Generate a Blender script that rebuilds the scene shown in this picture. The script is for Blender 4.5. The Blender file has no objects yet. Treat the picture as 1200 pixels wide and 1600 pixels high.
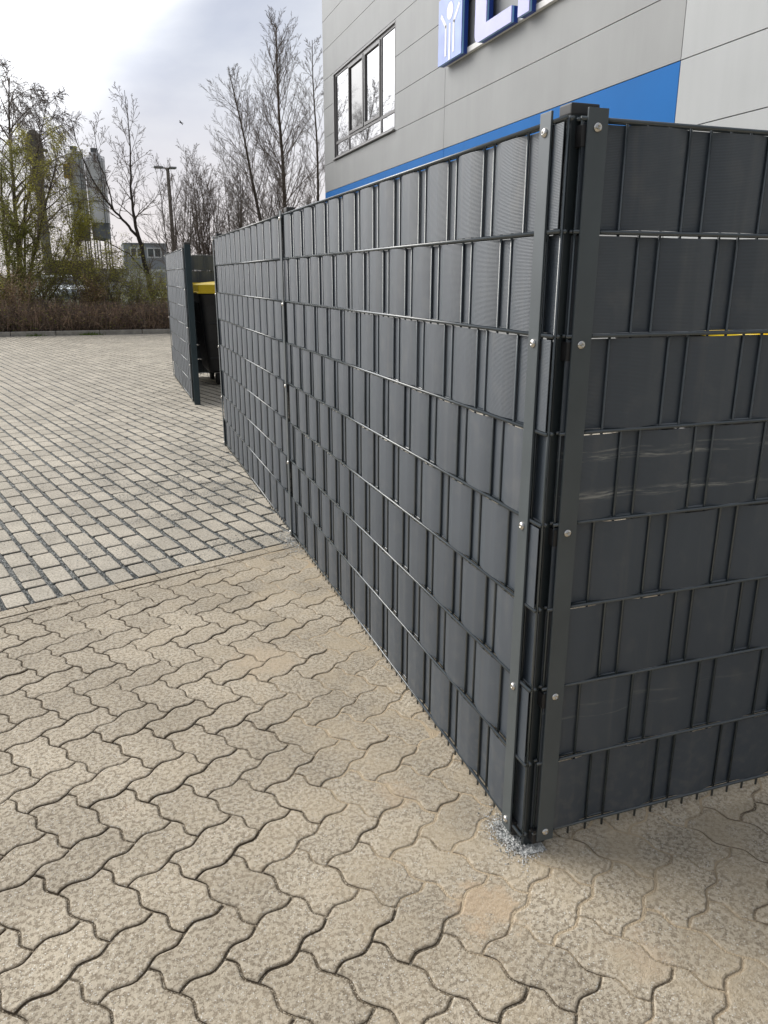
import bpy, bmesh, math, random
from mathutils import Vector, Matrix
R = math.radians
scene = bpy.context.scene
COL = scene.collection

# ------------------------------------------------------------------ camera
cd = bpy.data.cameras.new('camera'); cam = bpy.data.objects.new('camera', cd); COL.objects.link(cam)
scene.camera = cam
YAW, PIT = 0.337027, -0.293711
r_ = Vector((0.94396693, -0.33003219, 0.00227686)); u_ = Vector((0.09348955, 0.27400478, 0.95717349))
f_ = Vector((0.31652193, 0.90332726, -0.28950602))
cam.matrix_world = Matrix(((r_.x, u_.x, -f_.x, -0.85368), (r_.y, u_.y, -f_.y, -1.39742), (r_.z, u_.z, -f_.z, 1.36357), (0, 0, 0, 1)))
cd.sensor_fit = 'VERTICAL'; cd.sensor_height = 24; cd.sensor_width = 18
cd.lens = 18.176; cd.clip_start = 0.05; cd.clip_end = 3000
scene.render.resolution_x, scene.render.resolution_y = 768, 1024

# ------------------------------------------------------------------ sky and sun
SUN_AZ = R(-46)      # clockwise from +Y
SUN_EL = R(38)
sd = Vector((math.sin(SUN_AZ) * math.cos(SUN_EL), math.cos(SUN_AZ) * math.cos(SUN_EL), math.sin(SUN_EL)))
w = bpy.data.worlds.new('World'); scene.world = w; w.use_nodes = True
nt = w.node_tree; nt.nodes.clear()
def N(nt, t, **k):
    n = nt.nodes.new(t)
    for a, b in k.items():
        if a.startswith('i_'): n.inputs[a[2:].replace('_', ' ')].default_value = b
        else: setattr(n, a, b)
    return n
def lk(nt, a, b): nt.links.new(a, b)
out = N(nt, 'ShaderNodeOutputWorld')
sky = N(nt, 'ShaderNodeTexSky', sky_type='NISHITA', sun_disc=False, sun_elevation=SUN_EL, sun_rotation=SUN_AZ)
bg1 = N(nt, 'ShaderNodeBackground'); bg1.inputs['Strength'].default_value = 0.08
lk(nt, sky.outputs[0], bg1.inputs['Color'])
tc = N(nt, 'ShaderNodeTexCoord')
mp = N(nt, 'ShaderNodeMapping'); mp.inputs['Scale'].default_value = (1.0, 1.0, 2.6); mp.inputs['Location'].default_value = (2.3, 0.4, 0.7)
lk(nt, tc.outputs['Generated'], mp.inputs['Vector'])
n1 = N(nt, 'ShaderNodeTexNoise'); n1.inputs['Scale'].default_value = 2.6; n1.inputs['Detail'].default_value = 7; n1.inputs['Roughness'].default_value = 0.52; n1.inputs['Distortion'].default_value = 0.3
lk(nt, mp.outputs[0], n1.inputs['Vector'])
rp = N(nt, 'ShaderNodeValToRGB')
rp.color_ramp.elements[0].position = 0.38; rp.color_ramp.elements[0].color = (0.44, 0.475, 0.575, 1)
rp.color_ramp.elements[1].position = 0.64; rp.color_ramp.elements[1].color = (0.70, 0.72, 0.76, 1)
lk(nt, n1.outputs['Fac'], rp.inputs['Fac'])
# glow of the sun through thin cloud, and the paler warm band of cloud near the horizon
gdir = Vector((math.sin(R(-16)) * math.cos(R(27)), math.cos(R(-16)) * math.cos(R(27)), math.sin(R(27))))
dot = N(nt, 'ShaderNodeVectorMath', operation='DOT_PRODUCT'); dot.inputs[1].default_value = gdir
lk(nt, tc.outputs['Generated'], dot.inputs[0])
mr = N(nt, 'ShaderNodeMapRange', interpolation_type='SMOOTHSTEP'); mr.inputs['From Min'].default_value = 0.90; mr.inputs['From Max'].default_value = 1.0
lk(nt, dot.outputs['Value'], mr.inputs['Value'])
mrw = N(nt, 'ShaderNodeMapRange', interpolation_type='SMOOTHSTEP'); mrw.inputs['From Min'].default_value = 0.3; mrw.inputs['From Max'].default_value = 1.0; mrw.inputs['To Max'].default_value = 0.10
lk(nt, dot.outputs['Value'], mrw.inputs['Value'])
nb = N(nt, 'ShaderNodeMath', operation='MULTIPLY_ADD'); nb.inputs[1].default_value = 1.3; nb.inputs[2].default_value = 0.35
lk(nt, n1.outputs['Fac'], nb.inputs[0])
gm = N(nt, 'ShaderNodeMath', operation='MULTIPLY'); lk(nt, mr.outputs[0], gm.inputs[0]); lk(nt, nb.outputs[0], gm.inputs[1])
gl = N(nt, 'ShaderNodeMath', operation='MULTIPLY_ADD'); gl.inputs[1].default_value = 2.2; lk(nt, gm.outputs[0], gl.inputs[0]); lk(nt, mrw.outputs[0], gl.inputs[2])
add = N(nt, 'ShaderNodeMixRGB', blend_type='ADD'); add.inputs['Fac'].default_value = 1
gc = N(nt, 'ShaderNodeMixRGB', blend_type='MULTIPLY'); gc.inputs['Fac'].default_value = 1; gc.inputs['Color1'].default_value = (1, .99, .96, 1)
lk(nt, gl.outputs[0], gc.inputs['Color2'])
lk(nt, rp.outputs[0], add.inputs['Color1']); lk(nt, gc.outputs[0], add.inputs['Color2'])
sep = N(nt, 'ShaderNodeSeparateXYZ'); lk(nt, tc.outputs['Generated'], sep.inputs[0])
hz = N(nt, 'ShaderNodeMapRange', interpolation_type='SMOOTHSTEP'); hz.inputs['From Min'].default_value = 0.0; hz.inputs['From Max'].default_value = 0.26; hz.inputs['To Min'].default_value = 0.9; hz.inputs['To Max'].default_value = 0.0
lk(nt, sep.outputs['Z'], hz.inputs['Value'])
hm = N(nt, 'ShaderNodeMixRGB'); hm.inputs['Color2'].default_value = (0.80, 0.74, 0.73, 1)
lk(nt, hz.outputs[0], hm.inputs['Fac']); lk(nt, add.outputs[0], hm.inputs['Color1'])
dk = N(nt, 'ShaderNodeMapRange', interpolation_type='SMOOTHSTEP'); dk.inputs['From Min'].default_value = -0.7; dk.inputs['From Max'].default_value = 0.75; dk.inputs['To Min'].default_value = 0.50; dk.inputs['To Max'].default_value = 1.03
lk(nt, dot.outputs['Value'], dk.inputs['Value'])
wd_ = N(nt, 'ShaderNodeVectorMath', operation='DOT_PRODUCT'); wd_.inputs[1].default_value = (math.sin(SUN_AZ)*math.cos(R(20)), math.cos(SUN_AZ)*math.cos(R(20)), math.sin(R(20)))
lk(nt, tc.outputs['Generated'], wd_.inputs[0])
wr = N(nt, 'ShaderNodeMapRange', interpolation_type='SMOOTHSTEP'); wr.inputs['From Min'].default_value = 0.68; wr.inputs['From Max'].default_value = 1.0; wr.inputs['To Max'].default_value = 1.1
lk(nt, wd_.outputs['Value'], wr.inputs['Value'])
ad2 = N(nt, 'ShaderNodeVectorMath', operation='ADD'); lk(nt, hm.outputs[0], ad2.inputs[0]); lk(nt, wr.outputs[0], ad2.inputs[1])
dks = N(nt, 'ShaderNodeVectorMath', operation='SCALE'); lk(nt, ad2.outputs[0], dks.inputs[0]); lk(nt, dk.outputs[0], dks.inputs['Scale'])
bg2 = N(nt, 'ShaderNodeBackground'); bg2.inputs['Strength'].default_value = 0.92
lk(nt, dks.outputs[0], bg2.inputs['Color'])
mx = N(nt, 'ShaderNodeMixShader'); mx.inputs['Fac'].default_value = 0.93
lk(nt, bg1.outputs[0], mx.inputs[1]); lk(nt, bg2.outputs[0], mx.inputs[2]); lk(nt, mx.outputs[0], out.inputs['Surface'])
ld = bpy.data.lights.new('sun', 'SUN'); lo = bpy.data.objects.new('sun', ld); COL.objects.link(lo)
ld.energy = 1.9; ld.angle = R(38); ld.color = (1.0, 0.95, 0.87)
lo.rotation_euler = sd.to_track_quat('Z', 'Y').to_euler()
scene.view_settings.view_transform = 'Standard'; scene.view_settings.look = 'None'
scene.view_settings.exposure = 0.33; scene.view_settings.gamma = 1.0

# ------------------------------------------------------------------ helpers
class MB:
    def __init__(s): s.v = []; s.f = []; s.m = []; s.t = []
    def add(s, vs, fs, mi=0, t=0.0):
        o = len(s.v); s.v.extend([tuple(a) for a in vs])
        for f in fs: s.f.append(tuple(i + o for i in f)); s.m.append(mi); s.t.append(t)
    def box(s, x0, x1, y0, y1, z0, z1, mi=0, t=0.0, M=None):
        vs = [Vector(a) for a in ((x0,y0,z0),(x1,y0,z0),(x1,y1,z0),(x0,y1,z0),(x0,y0,z1),(x1,y0,z1),(x1,y1,z1),(x0,y1,z1))]
        if M: vs = [M @ a for a in vs]
        s.add(vs, [(0,3,2,1),(4,5,6,7),(0,1,5,4),(1,2,6,5),(2,3,7,6),(3,0,4,7)], mi, t)
    def bbox(s, x0, x1, y0, y1, z0, z1, b=0.002, mi=0, t=0.0):   # box with chamfered edges
        bm = bmesh.new(); bmesh.ops.create_cube(bm, size=1)
        for v in bm.verts: v.co = Vector(((x0+x1)/2 + v.co.x*(x1-x0), (y0+y1)/2 + v.co.y*(y1-y0), (z0+z1)/2 + v.co.z*(z1-z0)))
        bmesh.ops.bevel(bm, geom=bm.edges[:], offset=b, segments=2, profile=0.6, affect='EDGES')
        s.addbm(bm, mi, t)
    def addbm(s, bm, mi=0, t=0.0):
        bm.verts.ensure_lookup_table(); bm.verts.index_update()
        s.add([v.co.copy() for v in bm.verts], [[v.index for v in f.verts] for f in bm.faces], mi, t); bm.free()
    def tube(s, pts, rad, n=6, mi=0, t=0.0, caps=True):
        pts = [Vector(p) for p in pts]
        if not hasattr(rad, '__len__'): rad = [rad] * len(pts)
        vs = []; fs = []
        d = (pts[-1] - pts[0]).normalized()
        a = d.cross(Vector((0, 0, 1)) if abs(d.z) < 0.9 else Vector((1, 0, 0))).normalized(); 
        for i, p in enumerate(pts):
            dd = (pts[min(i+1, len(pts)-1)] - pts[max(i-1, 0)])
            dd = dd.normalized() if dd.length > 1e-9 else d
            a = (a - dd * a.dot(dd)); a = a.normalized() if a.length > 1e-6 else dd.orthogonal().normalized()
            b = dd.cross(a)
            for k in range(n):
                an = 2*math.pi*k/n; vs.append(p + (a*math.cos(an) + b*math.sin(an)) * rad[i])
        for i in range(len(pts)-1):
            for k in range(n):
                k2 = (k+1) % n; fs.append((i*n+k, i*n+k2, (i+1)*n+k2, (i+1)*n+k))
        if caps: fs.append(tuple(range(n-1, -1, -1))); fs.append(tuple((len(pts)-1)*n + k for k in range(n)))
        s.add(vs, fs, mi, t)
    def cyl(s, c, ax, r, h, n=24, mi=0, r2=None):
        c = Vector(c); ax = Vector(ax).normalized(); s.tube([c, c + ax*h], [r, r if r2 is None else r2], n, mi)
    def build(s, name, mats, parent=None, smooth=False, attr=False):
        me = bpy.data.meshes.new(name); me.from_pydata(s.v, [], s.f)
        for m in (mats if isinstance(mats, (list, tuple)) else [mats]): me.materials.append(m)
        me.polygons.foreach_set('material_index', s.m)
        if smooth: me.polygons.foreach_set('use_smooth', [True] * len(s.f))
        if attr:
            at = me.attributes.new('tone', 'FLOAT', 'FACE'); at.data.foreach_set('value', s.t)
        me.update()
        o = bpy.data.objects.new(name, me); COL.objects.link(o)
        if parent: o.parent = parent
        return o
def tag(o, label=None, cat=None, group=None, kind=None):
    if label: o['label'] = label
    if cat: o['category'] = cat
    if group: o['group'] = group
    if kind: o['kind'] = kind
    return o
def thing(name, label, cat, loc=(0,0,0), group=None, rz=0):
    o = bpy.data.objects.new(name, None); COL.objects.link(o); o.empty_display_size = 0.2
    o.location = loc; o.rotation_euler = (0, 0, rz)
    return tag(o, label, cat, group)
def copy_tree(o, parent=None):
    c = o.copy(); COL.objects.link(c); c.parent = parent
    for ch in [x for x in o.children]: copy_tree(ch, c)
    return c

def mat(name, col, rough=0.6, metal=0.0, spec=0.5, noise=None, bump=None, coat=0):
    m = bpy.data.materials.new(name); m.use_nodes = True; t = m.node_tree; b = t.nodes['Principled BSDF']
    b.inputs['Base Color'].default_value = (*col, 1); b.inputs['Roughness'].default_value = rough
    b.inputs['Metallic'].default_value = metal; b.inputs['Specular IOR Level'].default_value = spec
    if coat: b.inputs['Coat Weight'].default_value = coat
    c = N(t, 'ShaderNodeTexCoord')
    if noise:   # (scale, amount, detail)
        n = N(t, 'ShaderNodeTexNoise'); n.inputs['Scale'].default_value = noise[0]; n.inputs['Detail'].default_value = noise[2] if len(noise) > 2 else 5
        lk(t, c.outputs['Object'], n.inputs['Vector'])
        r = N(t, 'ShaderNodeMapRange'); r.inputs['From Min'].default_value = 0.3; r.inputs['From Max'].default_value = 0.7; r.inputs['To Min'].default_value = 1 - noise[1]; r.inputs['To Max'].default_value = 1 + noise[1]
        lk(t, n.outputs['Fac'], r.inputs['Value'])
        x = N(t, 'ShaderNodeVectorMath', operation='SCALE'); x.inputs[0].default_value = col; lk(t, r.outputs[0], x.inputs['Scale'])
        lk(t, x.outputs[0], b.inputs['Base Color'])
    if bump:
        n = N(t, 'ShaderNodeTexNoise'); n.inputs['Scale'].default_value = bump[0]; n.inputs['Detail'].default_value = 4
        lk(t, c.outputs['Object'], n.inputs['Vector'])
        bp = N(t, 'ShaderNodeBump'); bp.inputs['Strength'].default_value = bump[1]; bp.inputs['Distance'].default_value = bump[2]
        lk(t, n.outputs['Fac'], bp.inputs['Height']); lk(t, bp.outputs[0], b.inputs['Normal'])
    return m

# ------------------------------------------------------------------ materials
STAINS = ((-.170, -.130, .10, .62, (.54, .40, .26)), (.10, -.36, .07, .45, (.50, .39, .27)), (-.215, .31, .07, .45, (.52, .40, .27)), (-.42, 1.2, .16, .5, (.54, .43, .30)))
def stone_mat(name, base, dark, light, sand_amt, tone_amt=0.10):
    m = bpy.data.materials.new(name); m.use_nodes = True; t = m.node_tree; b = t.nodes['Principled BSDF']
    c = N(t, 'ShaderNodeTexCoord'); P = c.outputs['Object']
    def noise(sc, det=4, rough=0.55):
        n = N(t, 'ShaderNodeTexNoise'); n.inputs['Scale'].default_value = sc; n.inputs['Detail'].default_value = det; n.inputs['Roughness'].default_value = rough
        lk(t, P, n.inputs['Vector']); return n.outputs['Fac']
    def rng(src, a, b_, c0=0.0, c1=1.0, sm=True):
        r = N(t, 'ShaderNodeMapRange', interpolation_type='SMOOTHSTEP' if sm else 'LINEAR')
        for k, v in zip(('From Min', 'From Max', 'To Min', 'To Max'), (a, b_, c0, c1)): r.inputs[k].default_value = v
        lk(t, src, r.inputs['Value']); return r.outputs[0]
    def mix(fac, c1, c2, bt='MIX'):
        x = N(t, 'ShaderNodeMixRGB', blend_type=bt)
        for s_, v in (('Fac', fac), ('Color1', c1), ('Color2', c2)):
            if isinstance(v, (int, float)): x.inputs[s_].default_value = v
            elif isinstance(v, tuple): x.inputs[s_].default_value = (*v, 1)
            else: lk(t, v, x.inputs[s_])
        return x.outputs[0]
    def math_(op, a, b_):
        x = N(t, 'ShaderNodeMath', operation=op)
        for k, v in enumerate((a, b_)):
            if isinstance(v, (int, float)): x.inputs[k].default_value = v
            else: lk(t, v, x.inputs[k])
        return x.outputs[0]
    blot = rng(noise(88, 4, 0.66), 0.47, 0.56)          # centimetre blotches where the cement skin is worn
    col = mix(math_('MULTIPLY', blot, 0.85), base, dark)
    grain = rng(noise(380, 2), 0.45, 0.6)
    col = mix(math_('MULTIPLY', grain, 0.42), col, light)
    # aggregate grains
    vo = N(t, 'ShaderNodeTexVoronoi'); vo.inputs['Scale'].default_value = 260; lk(t, P, vo.inputs['Vector'])
    sx = N(t, 'ShaderNodeSeparateXYZ'); lk(t, vo.outputs['Color'], sx.inputs[0])
    fleck = math_('MULTIPLY', rng(sx.outputs['X'], 0.86, 0.90), rng(vo.outputs['Distance'], 0.50, 0.30))
    col = mix(math_('MULTIPLY', fleck, 0.95), col, (0.66, 0.64, 0.58))
    dfl = math_('MULTIPLY', rng(sx.outputs['Y'], 0.955, 0.97), rng(vo.outputs['Distance'], 0.42, 0.25))
    col = mix(math_('MULTIPLY', dfl, 0.7), col, (0.08, 0.075, 0.065))
    # broad stains and per-stone tone
    big = rng(noise(2.3, 5, 0.6), 0.36, 0.66, 0.86, 1.10)
    at = N(t, 'ShaderNodeAttribute', attribute_name='tone'); tn = rng(at.outputs['Fac'], 0, 1, 1 - tone_amt, 1 + tone_amt, False)
    v = math_('MULTIPLY', big, tn)
    x = N(t, 'ShaderNodeVectorMath', operation='SCALE'); lk(t, col, x.inputs[0]); lk(t, v, x.inputs['Scale']); col = x.outputs[0]
    rust = rng(noise(9, 4, 0.65), 0.66, 0.78)
    col = mix(math_('MULTIPLY', rust, 0.30), col, (0.34, 0.20, 0.12))
    # bedding sand brushed over the stones beside the fence
    sp = N(t, 'ShaderNodeSeparateXYZ'); lk(t, P, sp.inputs[0])
    near = rng(sp.outputs['X'], -1.25, -0.02)
    lim = rng(sp.outputs['Y'], 3.2, 2.0)
    sn = rng(noise(5.5, 6, 0.6), 0.42, 0.66)
    sa = math_('MULTIPLY', math_('MULTIPLY', math_('MULTIPLY', near, lim), sn), sand_amt)
    col = mix(sa, col, (0.48, 0.395, 0.275))
    for (px_, py_, rad, am, cc) in (STAINS if sand_amt else ()):     # patches of spilled orange sand
        vd = N(t, 'ShaderNodeVectorMath', operation='DISTANCE'); lk(t, P, vd.inputs[0]); vd.inputs[1].default_value = (px_, py_, 0)
        wob = math_('ADD', vd.outputs['Value'], math_('MULTIPLY', math_('SUBTRACT', noise(16, 6, .75), 0.5), rad*3.4))
        col = mix(math_('MULTIPLY', rng(wob, rad, rad*.35), am), col, cc)
    lk(t, col, b.inputs['Base Color'])
    b.inputs['Roughness'].default_value = 0.86; b.inputs['Specular IOR Level'].default_value = 0.35
    h = math_('ADD', math_('MULTIPLY', noise(330, 3), 0.6), math_('MULTIPLY', noise(90, 4), 0.9))
    bp = N(t, 'ShaderNodeBump'); bp.inputs['Strength'].default_value = 0.85; bp.inputs['Distance'].default_value = 0.004
    lk(t, h, bp.inputs['Height']); lk(t, bp.outputs[0], b.inputs['Normal'])
    return m
M_ZIG = stone_mat('wavy_paver', (0.485, 0.42, 0.32), (0.20, 0.16, 0.11), (0.55, 0.485, 0.38), 0.6, 0.075)
M_SQ = stone_mat('rectangular_paver', (0.515, 0.465, 0.38), (0.30, 0.26, 0.20), (0.60, 0.55, 0.46), 0.0, 0.06)

def joint_mat(name, c1, c2, c3, scale, sandcol=None):
    m = bpy.data.materials.new(name); m.use_nodes = True; t = m.node_tree; b = t.nodes['Principled BSDF']
    c = N(t, 'ShaderNodeTexCoord'); P = c.outputs['Object']
    vo = N(t, 'ShaderNodeTexVoronoi'); vo.inputs['Scale'].default_value = scale; lk(t, P, vo.inputs['Vector'])
    sx = N(t, 'ShaderNodeSeparateXYZ'); lk(t, vo.outputs['Color'], sx.inputs[0])
    rp = N(t, 'ShaderNodeValToRGB'); rp.color_ramp.elements[0].color = (*c1, 1); rp.color_ramp.elements[1].color = (*c3, 1)
    e = rp.color_ramp.elements.new(0.6); e.color = (*c2, 1); lk(t, sx.outputs[0], rp.inputs['Fac'])
    src = rp.outputs[0]
    if sandcol:
        sp = N(t, 'ShaderNodeSeparateXYZ'); lk(t, P, sp.inputs[0])
        r = N(t, 'ShaderNodeMapRange', interpolation_type='SMOOTHSTEP'); r.inputs['From Min'].default_value = -0.0058; r.inputs['From Max'].default_value = -0.003
        lk(t, sp.outputs['Z'], r.inputs['Value'])
        x = N(t, 'ShaderNodeMixRGB'); lk(t, r.outputs[0], x.inputs['Fac']); lk(t, src, x.inputs['Color1']); x.inputs['Color2'].default_value = (*sandcol, 1); src = x.outputs[0]
    lk(t, src, b.inputs['Base Color']); b.inputs['Roughness'].default_value = 0.95; b.inputs['Specular IOR Level'].default_value = 0.2
    bp = N(t, 'ShaderNodeBump'); bp.inputs['Strength'].default_value = 0.8; bp.inputs['Distance'].default_value = 0.004; bp.invert = True
    lk(t, vo.outputs['Distance'], bp.inputs['Height']); lk(t, bp.outputs[0], b.inputs['Normal'])
    return m
M_SAND = joint_mat('joint_sand', (0.15, 0.12, 0.085), (0.22, 0.18, 0.125), (0.52, 0.46, 0.36), 300, (0.52, 0.42, 0.29))
M_GRAVEL = joint_mat('joint_gravel', (0.06, 0.065, 0.06), (0.19, 0.195, 0.185), (0.60, 0.60, 0.57), 190)
M_CHIP = mat('stone_chips', (0.22, 0.235, 0.225), 0.85, noise=(60, 0.65, 1))
M_SOIL = mat('soil', (0.075, 0.055, 0.035), 0.95, noise=(6, 0.4))
M_GRASS = mat('verge', (0.055, 0.062, 0.022), 0.95, noise=(0.6, 0.5))
M_KERB = mat('concrete_kerb', (0.33, 0.31, 0.27), 0.9, noise=(7, 0.25), bump=(120, 0.3, 0.003))
M_WIRE = mat('powder_coated_wire', (0.050, 0.064, 0.070), 0.20, spec=1.0, noise=(30, 0.12))
M_STRAP = mat('powder_coated_steel', (0.064, 0.080, 0.088), 0.40, spec=0.75, noise=(12, 0.10), bump=(900, 0.08, 0.0004))
M_POSTP = mat('post_paint', (0.030, 0.040, 0.045), 0.38, noise=(10, 0.12))
M_TEAL = mat('teal_post_paint', (0.014, 0.032, 0.042), 0.42, noise=(10, 0.1))
M_PLAS = mat('black_plastic', (0.022, 0.022, 0.023), 0.45, noise=(25, 0.15))
M_CAP = mat('cap_plastic', (0.045, 0.045, 0.045), 0.55, noise=(25, 0.15))
M_INOX = mat('stainless_bolt', (0.62, 0.60, 0.56), 0.24, metal=1.0, bump=(300, 0.1, 0.0005))

def strip_mat(name, scuff=False):
    m = bpy.data.materials.new(name); m.use_nodes = True; t = m.node_tree; b = t.nodes['Principled BSDF']
    c = N(t, 'ShaderNodeTexCoord'); P = c.outputs['Object']
    sp = N(t, 'ShaderNodeSeparateXYZ'); lk(t, P, sp.inputs[0])
    n = N(t, 'ShaderNodeTexNoise'); n.inputs['Scale'].default_value = 3.5; n.inputs['Detail'].default_value = 6; lk(t, P, n.inputs['Vector'])
    rp = N(t, 'ShaderNodeValToRGB'); rp.color_ramp.elements[0].position = .35; rp.color_ramp.elements[1].position = .7
    rp.color_ramp.elements[0].color = (0.036, 0.050, 0.067, 1); rp.color_ramp.elements[1].color = (0.047, 0.063, 0.082, 1)
    lk(t, n.outputs['Fac'], rp.inputs['Fac'])
    col = rp.outputs[0]
    # dust rising from the ground
    n2 = N(t, 'ShaderNodeTexNoise'); n2.inputs['Scale'].default_value = 14; n2.inputs['Detail'].default_value = 6; lk(t, P, n2.inputs['Vector'])
    r2 = N(t, 'ShaderNodeMapRange', interpolation_type='SMOOTHSTEP'); r2.inputs['From Min'].default_value = .52; r2.inputs['From Max'].default_value = .75; r2.inputs['To Max'].default_value = .12; lk(t, n2.outputs['Fac'], r2.inputs['Value'])
    x = N(t, 'ShaderNodeMixRGB'); lk(t, r2.outputs[0], x.inputs['Fac']); lk(t, col, x.inputs['Color1']); x.inputs['Color2'].default_value = (.22, .20, .17, 1); col = x.outputs[0]
    # rain streaks down the strip and splash dirt low on the fence
    ms_ = N(t, 'ShaderNodeMapping'); ms_.inputs['Scale'].default_value = (38, 38, 2.2); lk(t, P, ms_.inputs['Vector'])
    ns = N(t, 'ShaderNodeTexNoise'); ns.inputs['Scale'].default_value = 1.0; ns.inputs['Detail'].default_value = 4; lk(t, ms_.outputs[0], ns.inputs['Vector'])
    rs_ = N(t, 'ShaderNodeMapRange', interpolation_type='SMOOTHSTEP'); rs_.inputs['From Min'].default_value = .55; rs_.inputs['From Max'].default_value = .75; rs_.inputs['To Max'].default_value = .10; lk(t, ns.outputs['Fac'], rs_.inputs['Value'])
    lw = N(t, 'ShaderNodeMapRange', interpolation_type='SMOOTHSTEP'); lw.inputs['From Min'].default_value = .42; lw.inputs['From Max'].default_value = .05; lw.inputs['To Max'].default_value = 1; lk(t, sp.outputs['Z'], lw.inputs['Value'])
    n5 = N(t, 'ShaderNodeTexNoise'); n5.inputs['Scale'].default_value = 45; n5.inputs['Detail'].default_value = 5; lk(t, P, n5.inputs['Vector'])
    r5 = N(t, 'ShaderNodeMapRange', interpolation_type='SMOOTHSTEP'); r5.inputs['From Min'].default_value = .45; r5.inputs['From Max'].default_value = .7; r5.inputs['To Max'].default_value = .14; lk(t, n5.outputs['Fac'], r5.inputs['Value'])
    m5 = N(t, 'ShaderNodeMath', operation='MULTIPLY'); lk(t, lw.outputs[0], m5.inputs[0]); lk(t, r5.outputs[0], m5.inputs[1])
    a5 = N(t, 'ShaderNodeMath', operation='ADD'); lk(t, m5.outputs[0], a5.inputs[0]); lk(t, rs_.outputs[0], a5.inputs[1])
    x = N(t, 'ShaderNodeMixRGB'); lk(t, a5.outputs[0], x.inputs['Fac']); lk(t, col, x.inputs['Color1']); x.inputs['Color2'].default_value = (.24, .22, .185, 1); col = x.outputs[0]
    if scuff:
        mp = N(t, 'ShaderNodeMapping'); mp.inputs['Scale'].default_value = (9, 9, 120); mp.inputs['Rotation'].default_value = (0, R(-1.5), 0); lk(t, P, mp.inputs['Vector'])
        n3 = N(t, 'ShaderNodeTexNoise'); n3.inputs['Scale'].default_value = 1.0; n3.inputs['Detail'].default_value = 6; n3.inputs['Roughness'].default_value = .65; lk(t, mp.outputs[0], n3.inputs['Vector'])
        r3 = N(t, 'ShaderNodeMapRange', interpolation_type='SMOOTHSTEP'); r3.inputs['From Min'].default_value = .46; r3.inputs['From Max'].default_value = .64; lk(t, n3.outputs['Fac'], r3.inputs['Value'])
        prev = None
        for zc, wd, am in SCUFF:
            s1 = N(t, 'ShaderNodeMath', operation='SUBTRACT'); lk(t, sp.outputs['Z'], s1.inputs[0]); s1.inputs[1].default_value = zc
            s2 = N(t, 'ShaderNodeMath', operation='ABSOLUTE'); lk(t, s1.outputs[0], s2.inputs[0])
            s3 = N(t, 'ShaderNodeMapRange', interpolation_type='SMOOTHSTEP'); s3.inputs['From Min'].default_value = wd; s3.inputs['From Max'].default_value = 0; s3.inputs['To Max'].default_value = am; lk(t, s2.outputs[0], s3.inputs['Value'])
            if prev is None: prev = s3.outputs[0]
            else:
                a = N(t, 'ShaderNodeMath', operation='MAXIMUM'); lk(t, prev, a.inputs[0]); lk(t, s3.outputs[0], a.inputs[1]); prev = a.outputs[0]
        fx = N(t, 'ShaderNodeMapRange', interpolation_type='SMOOTHSTEP'); fx.inputs['From Min'].default_value = .75; fx.inputs['From Max'].default_value = .35; fx.inputs['To Min'].default_value = 0.1; lk(t, sp.outputs['X'], fx.inputs['Value'])
        a = N(t, 'ShaderNodeMath', operation='MULTIPLY'); lk(t, prev, a.inputs[0]); lk(t, r3.outputs[0], a.inputs[1])
        a2 = N(t, 'ShaderNodeMath', operation='MULTIPLY'); lk(t, a.outputs[0], a2.inputs[0]); lk(t, fx.outputs[0], a2.inputs[1])
        x = N(t, 'ShaderNodeMixRGB'); lk(t, a2.outputs[0], x.inputs['Fac']); lk(t, col, x.inputs['Color1']); x.inputs['Color2'].default_value = (.38, .38, .34, 1); col = x.outputs[0]
    lk(t, col, b.inputs['Base Color'])
    b.inputs['Roughness'].default_value = 0.48; b.inputs['Specular IOR Level'].default_value = 0.5; b.inputs['IOR'].default_value = 1.75
    # fine horizontal ribs
    mu = N(t, 'ShaderNodeMath', operation='MULTIPLY'); mu.inputs[1].default_value = 2*math.pi/0.0028; lk(t, sp.outputs['Z'], mu.inputs[0])
    si = N(t, 'ShaderNodeMath', operation='SINE'); lk(t, mu.outputs[0], si.inputs[0])
    bp = N(t, 'ShaderNodeBump'); bp.inputs['Strength'].default_value = 0.5; bp.inputs['Distance'].default_value = 0.00035; lk(t, si.outputs[0], bp.inputs['Height'])
    lk(t, bp.outputs[0], b.inputs['Normal'])
    return m
SCUFF = [(0.992, 0.012, 0.75), (1.008, 0.006, 0.5), (0.908, 0.016, 0.8), (0.47, 0.010, 0.25), (0.385, 0.008, 0.2), (0.352, 0.006, 0.2)]
M_STRIP = strip_mat('privacy_strip'); M_SCUFF = strip_mat('scuffed_privacy_strip', True)

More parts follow.
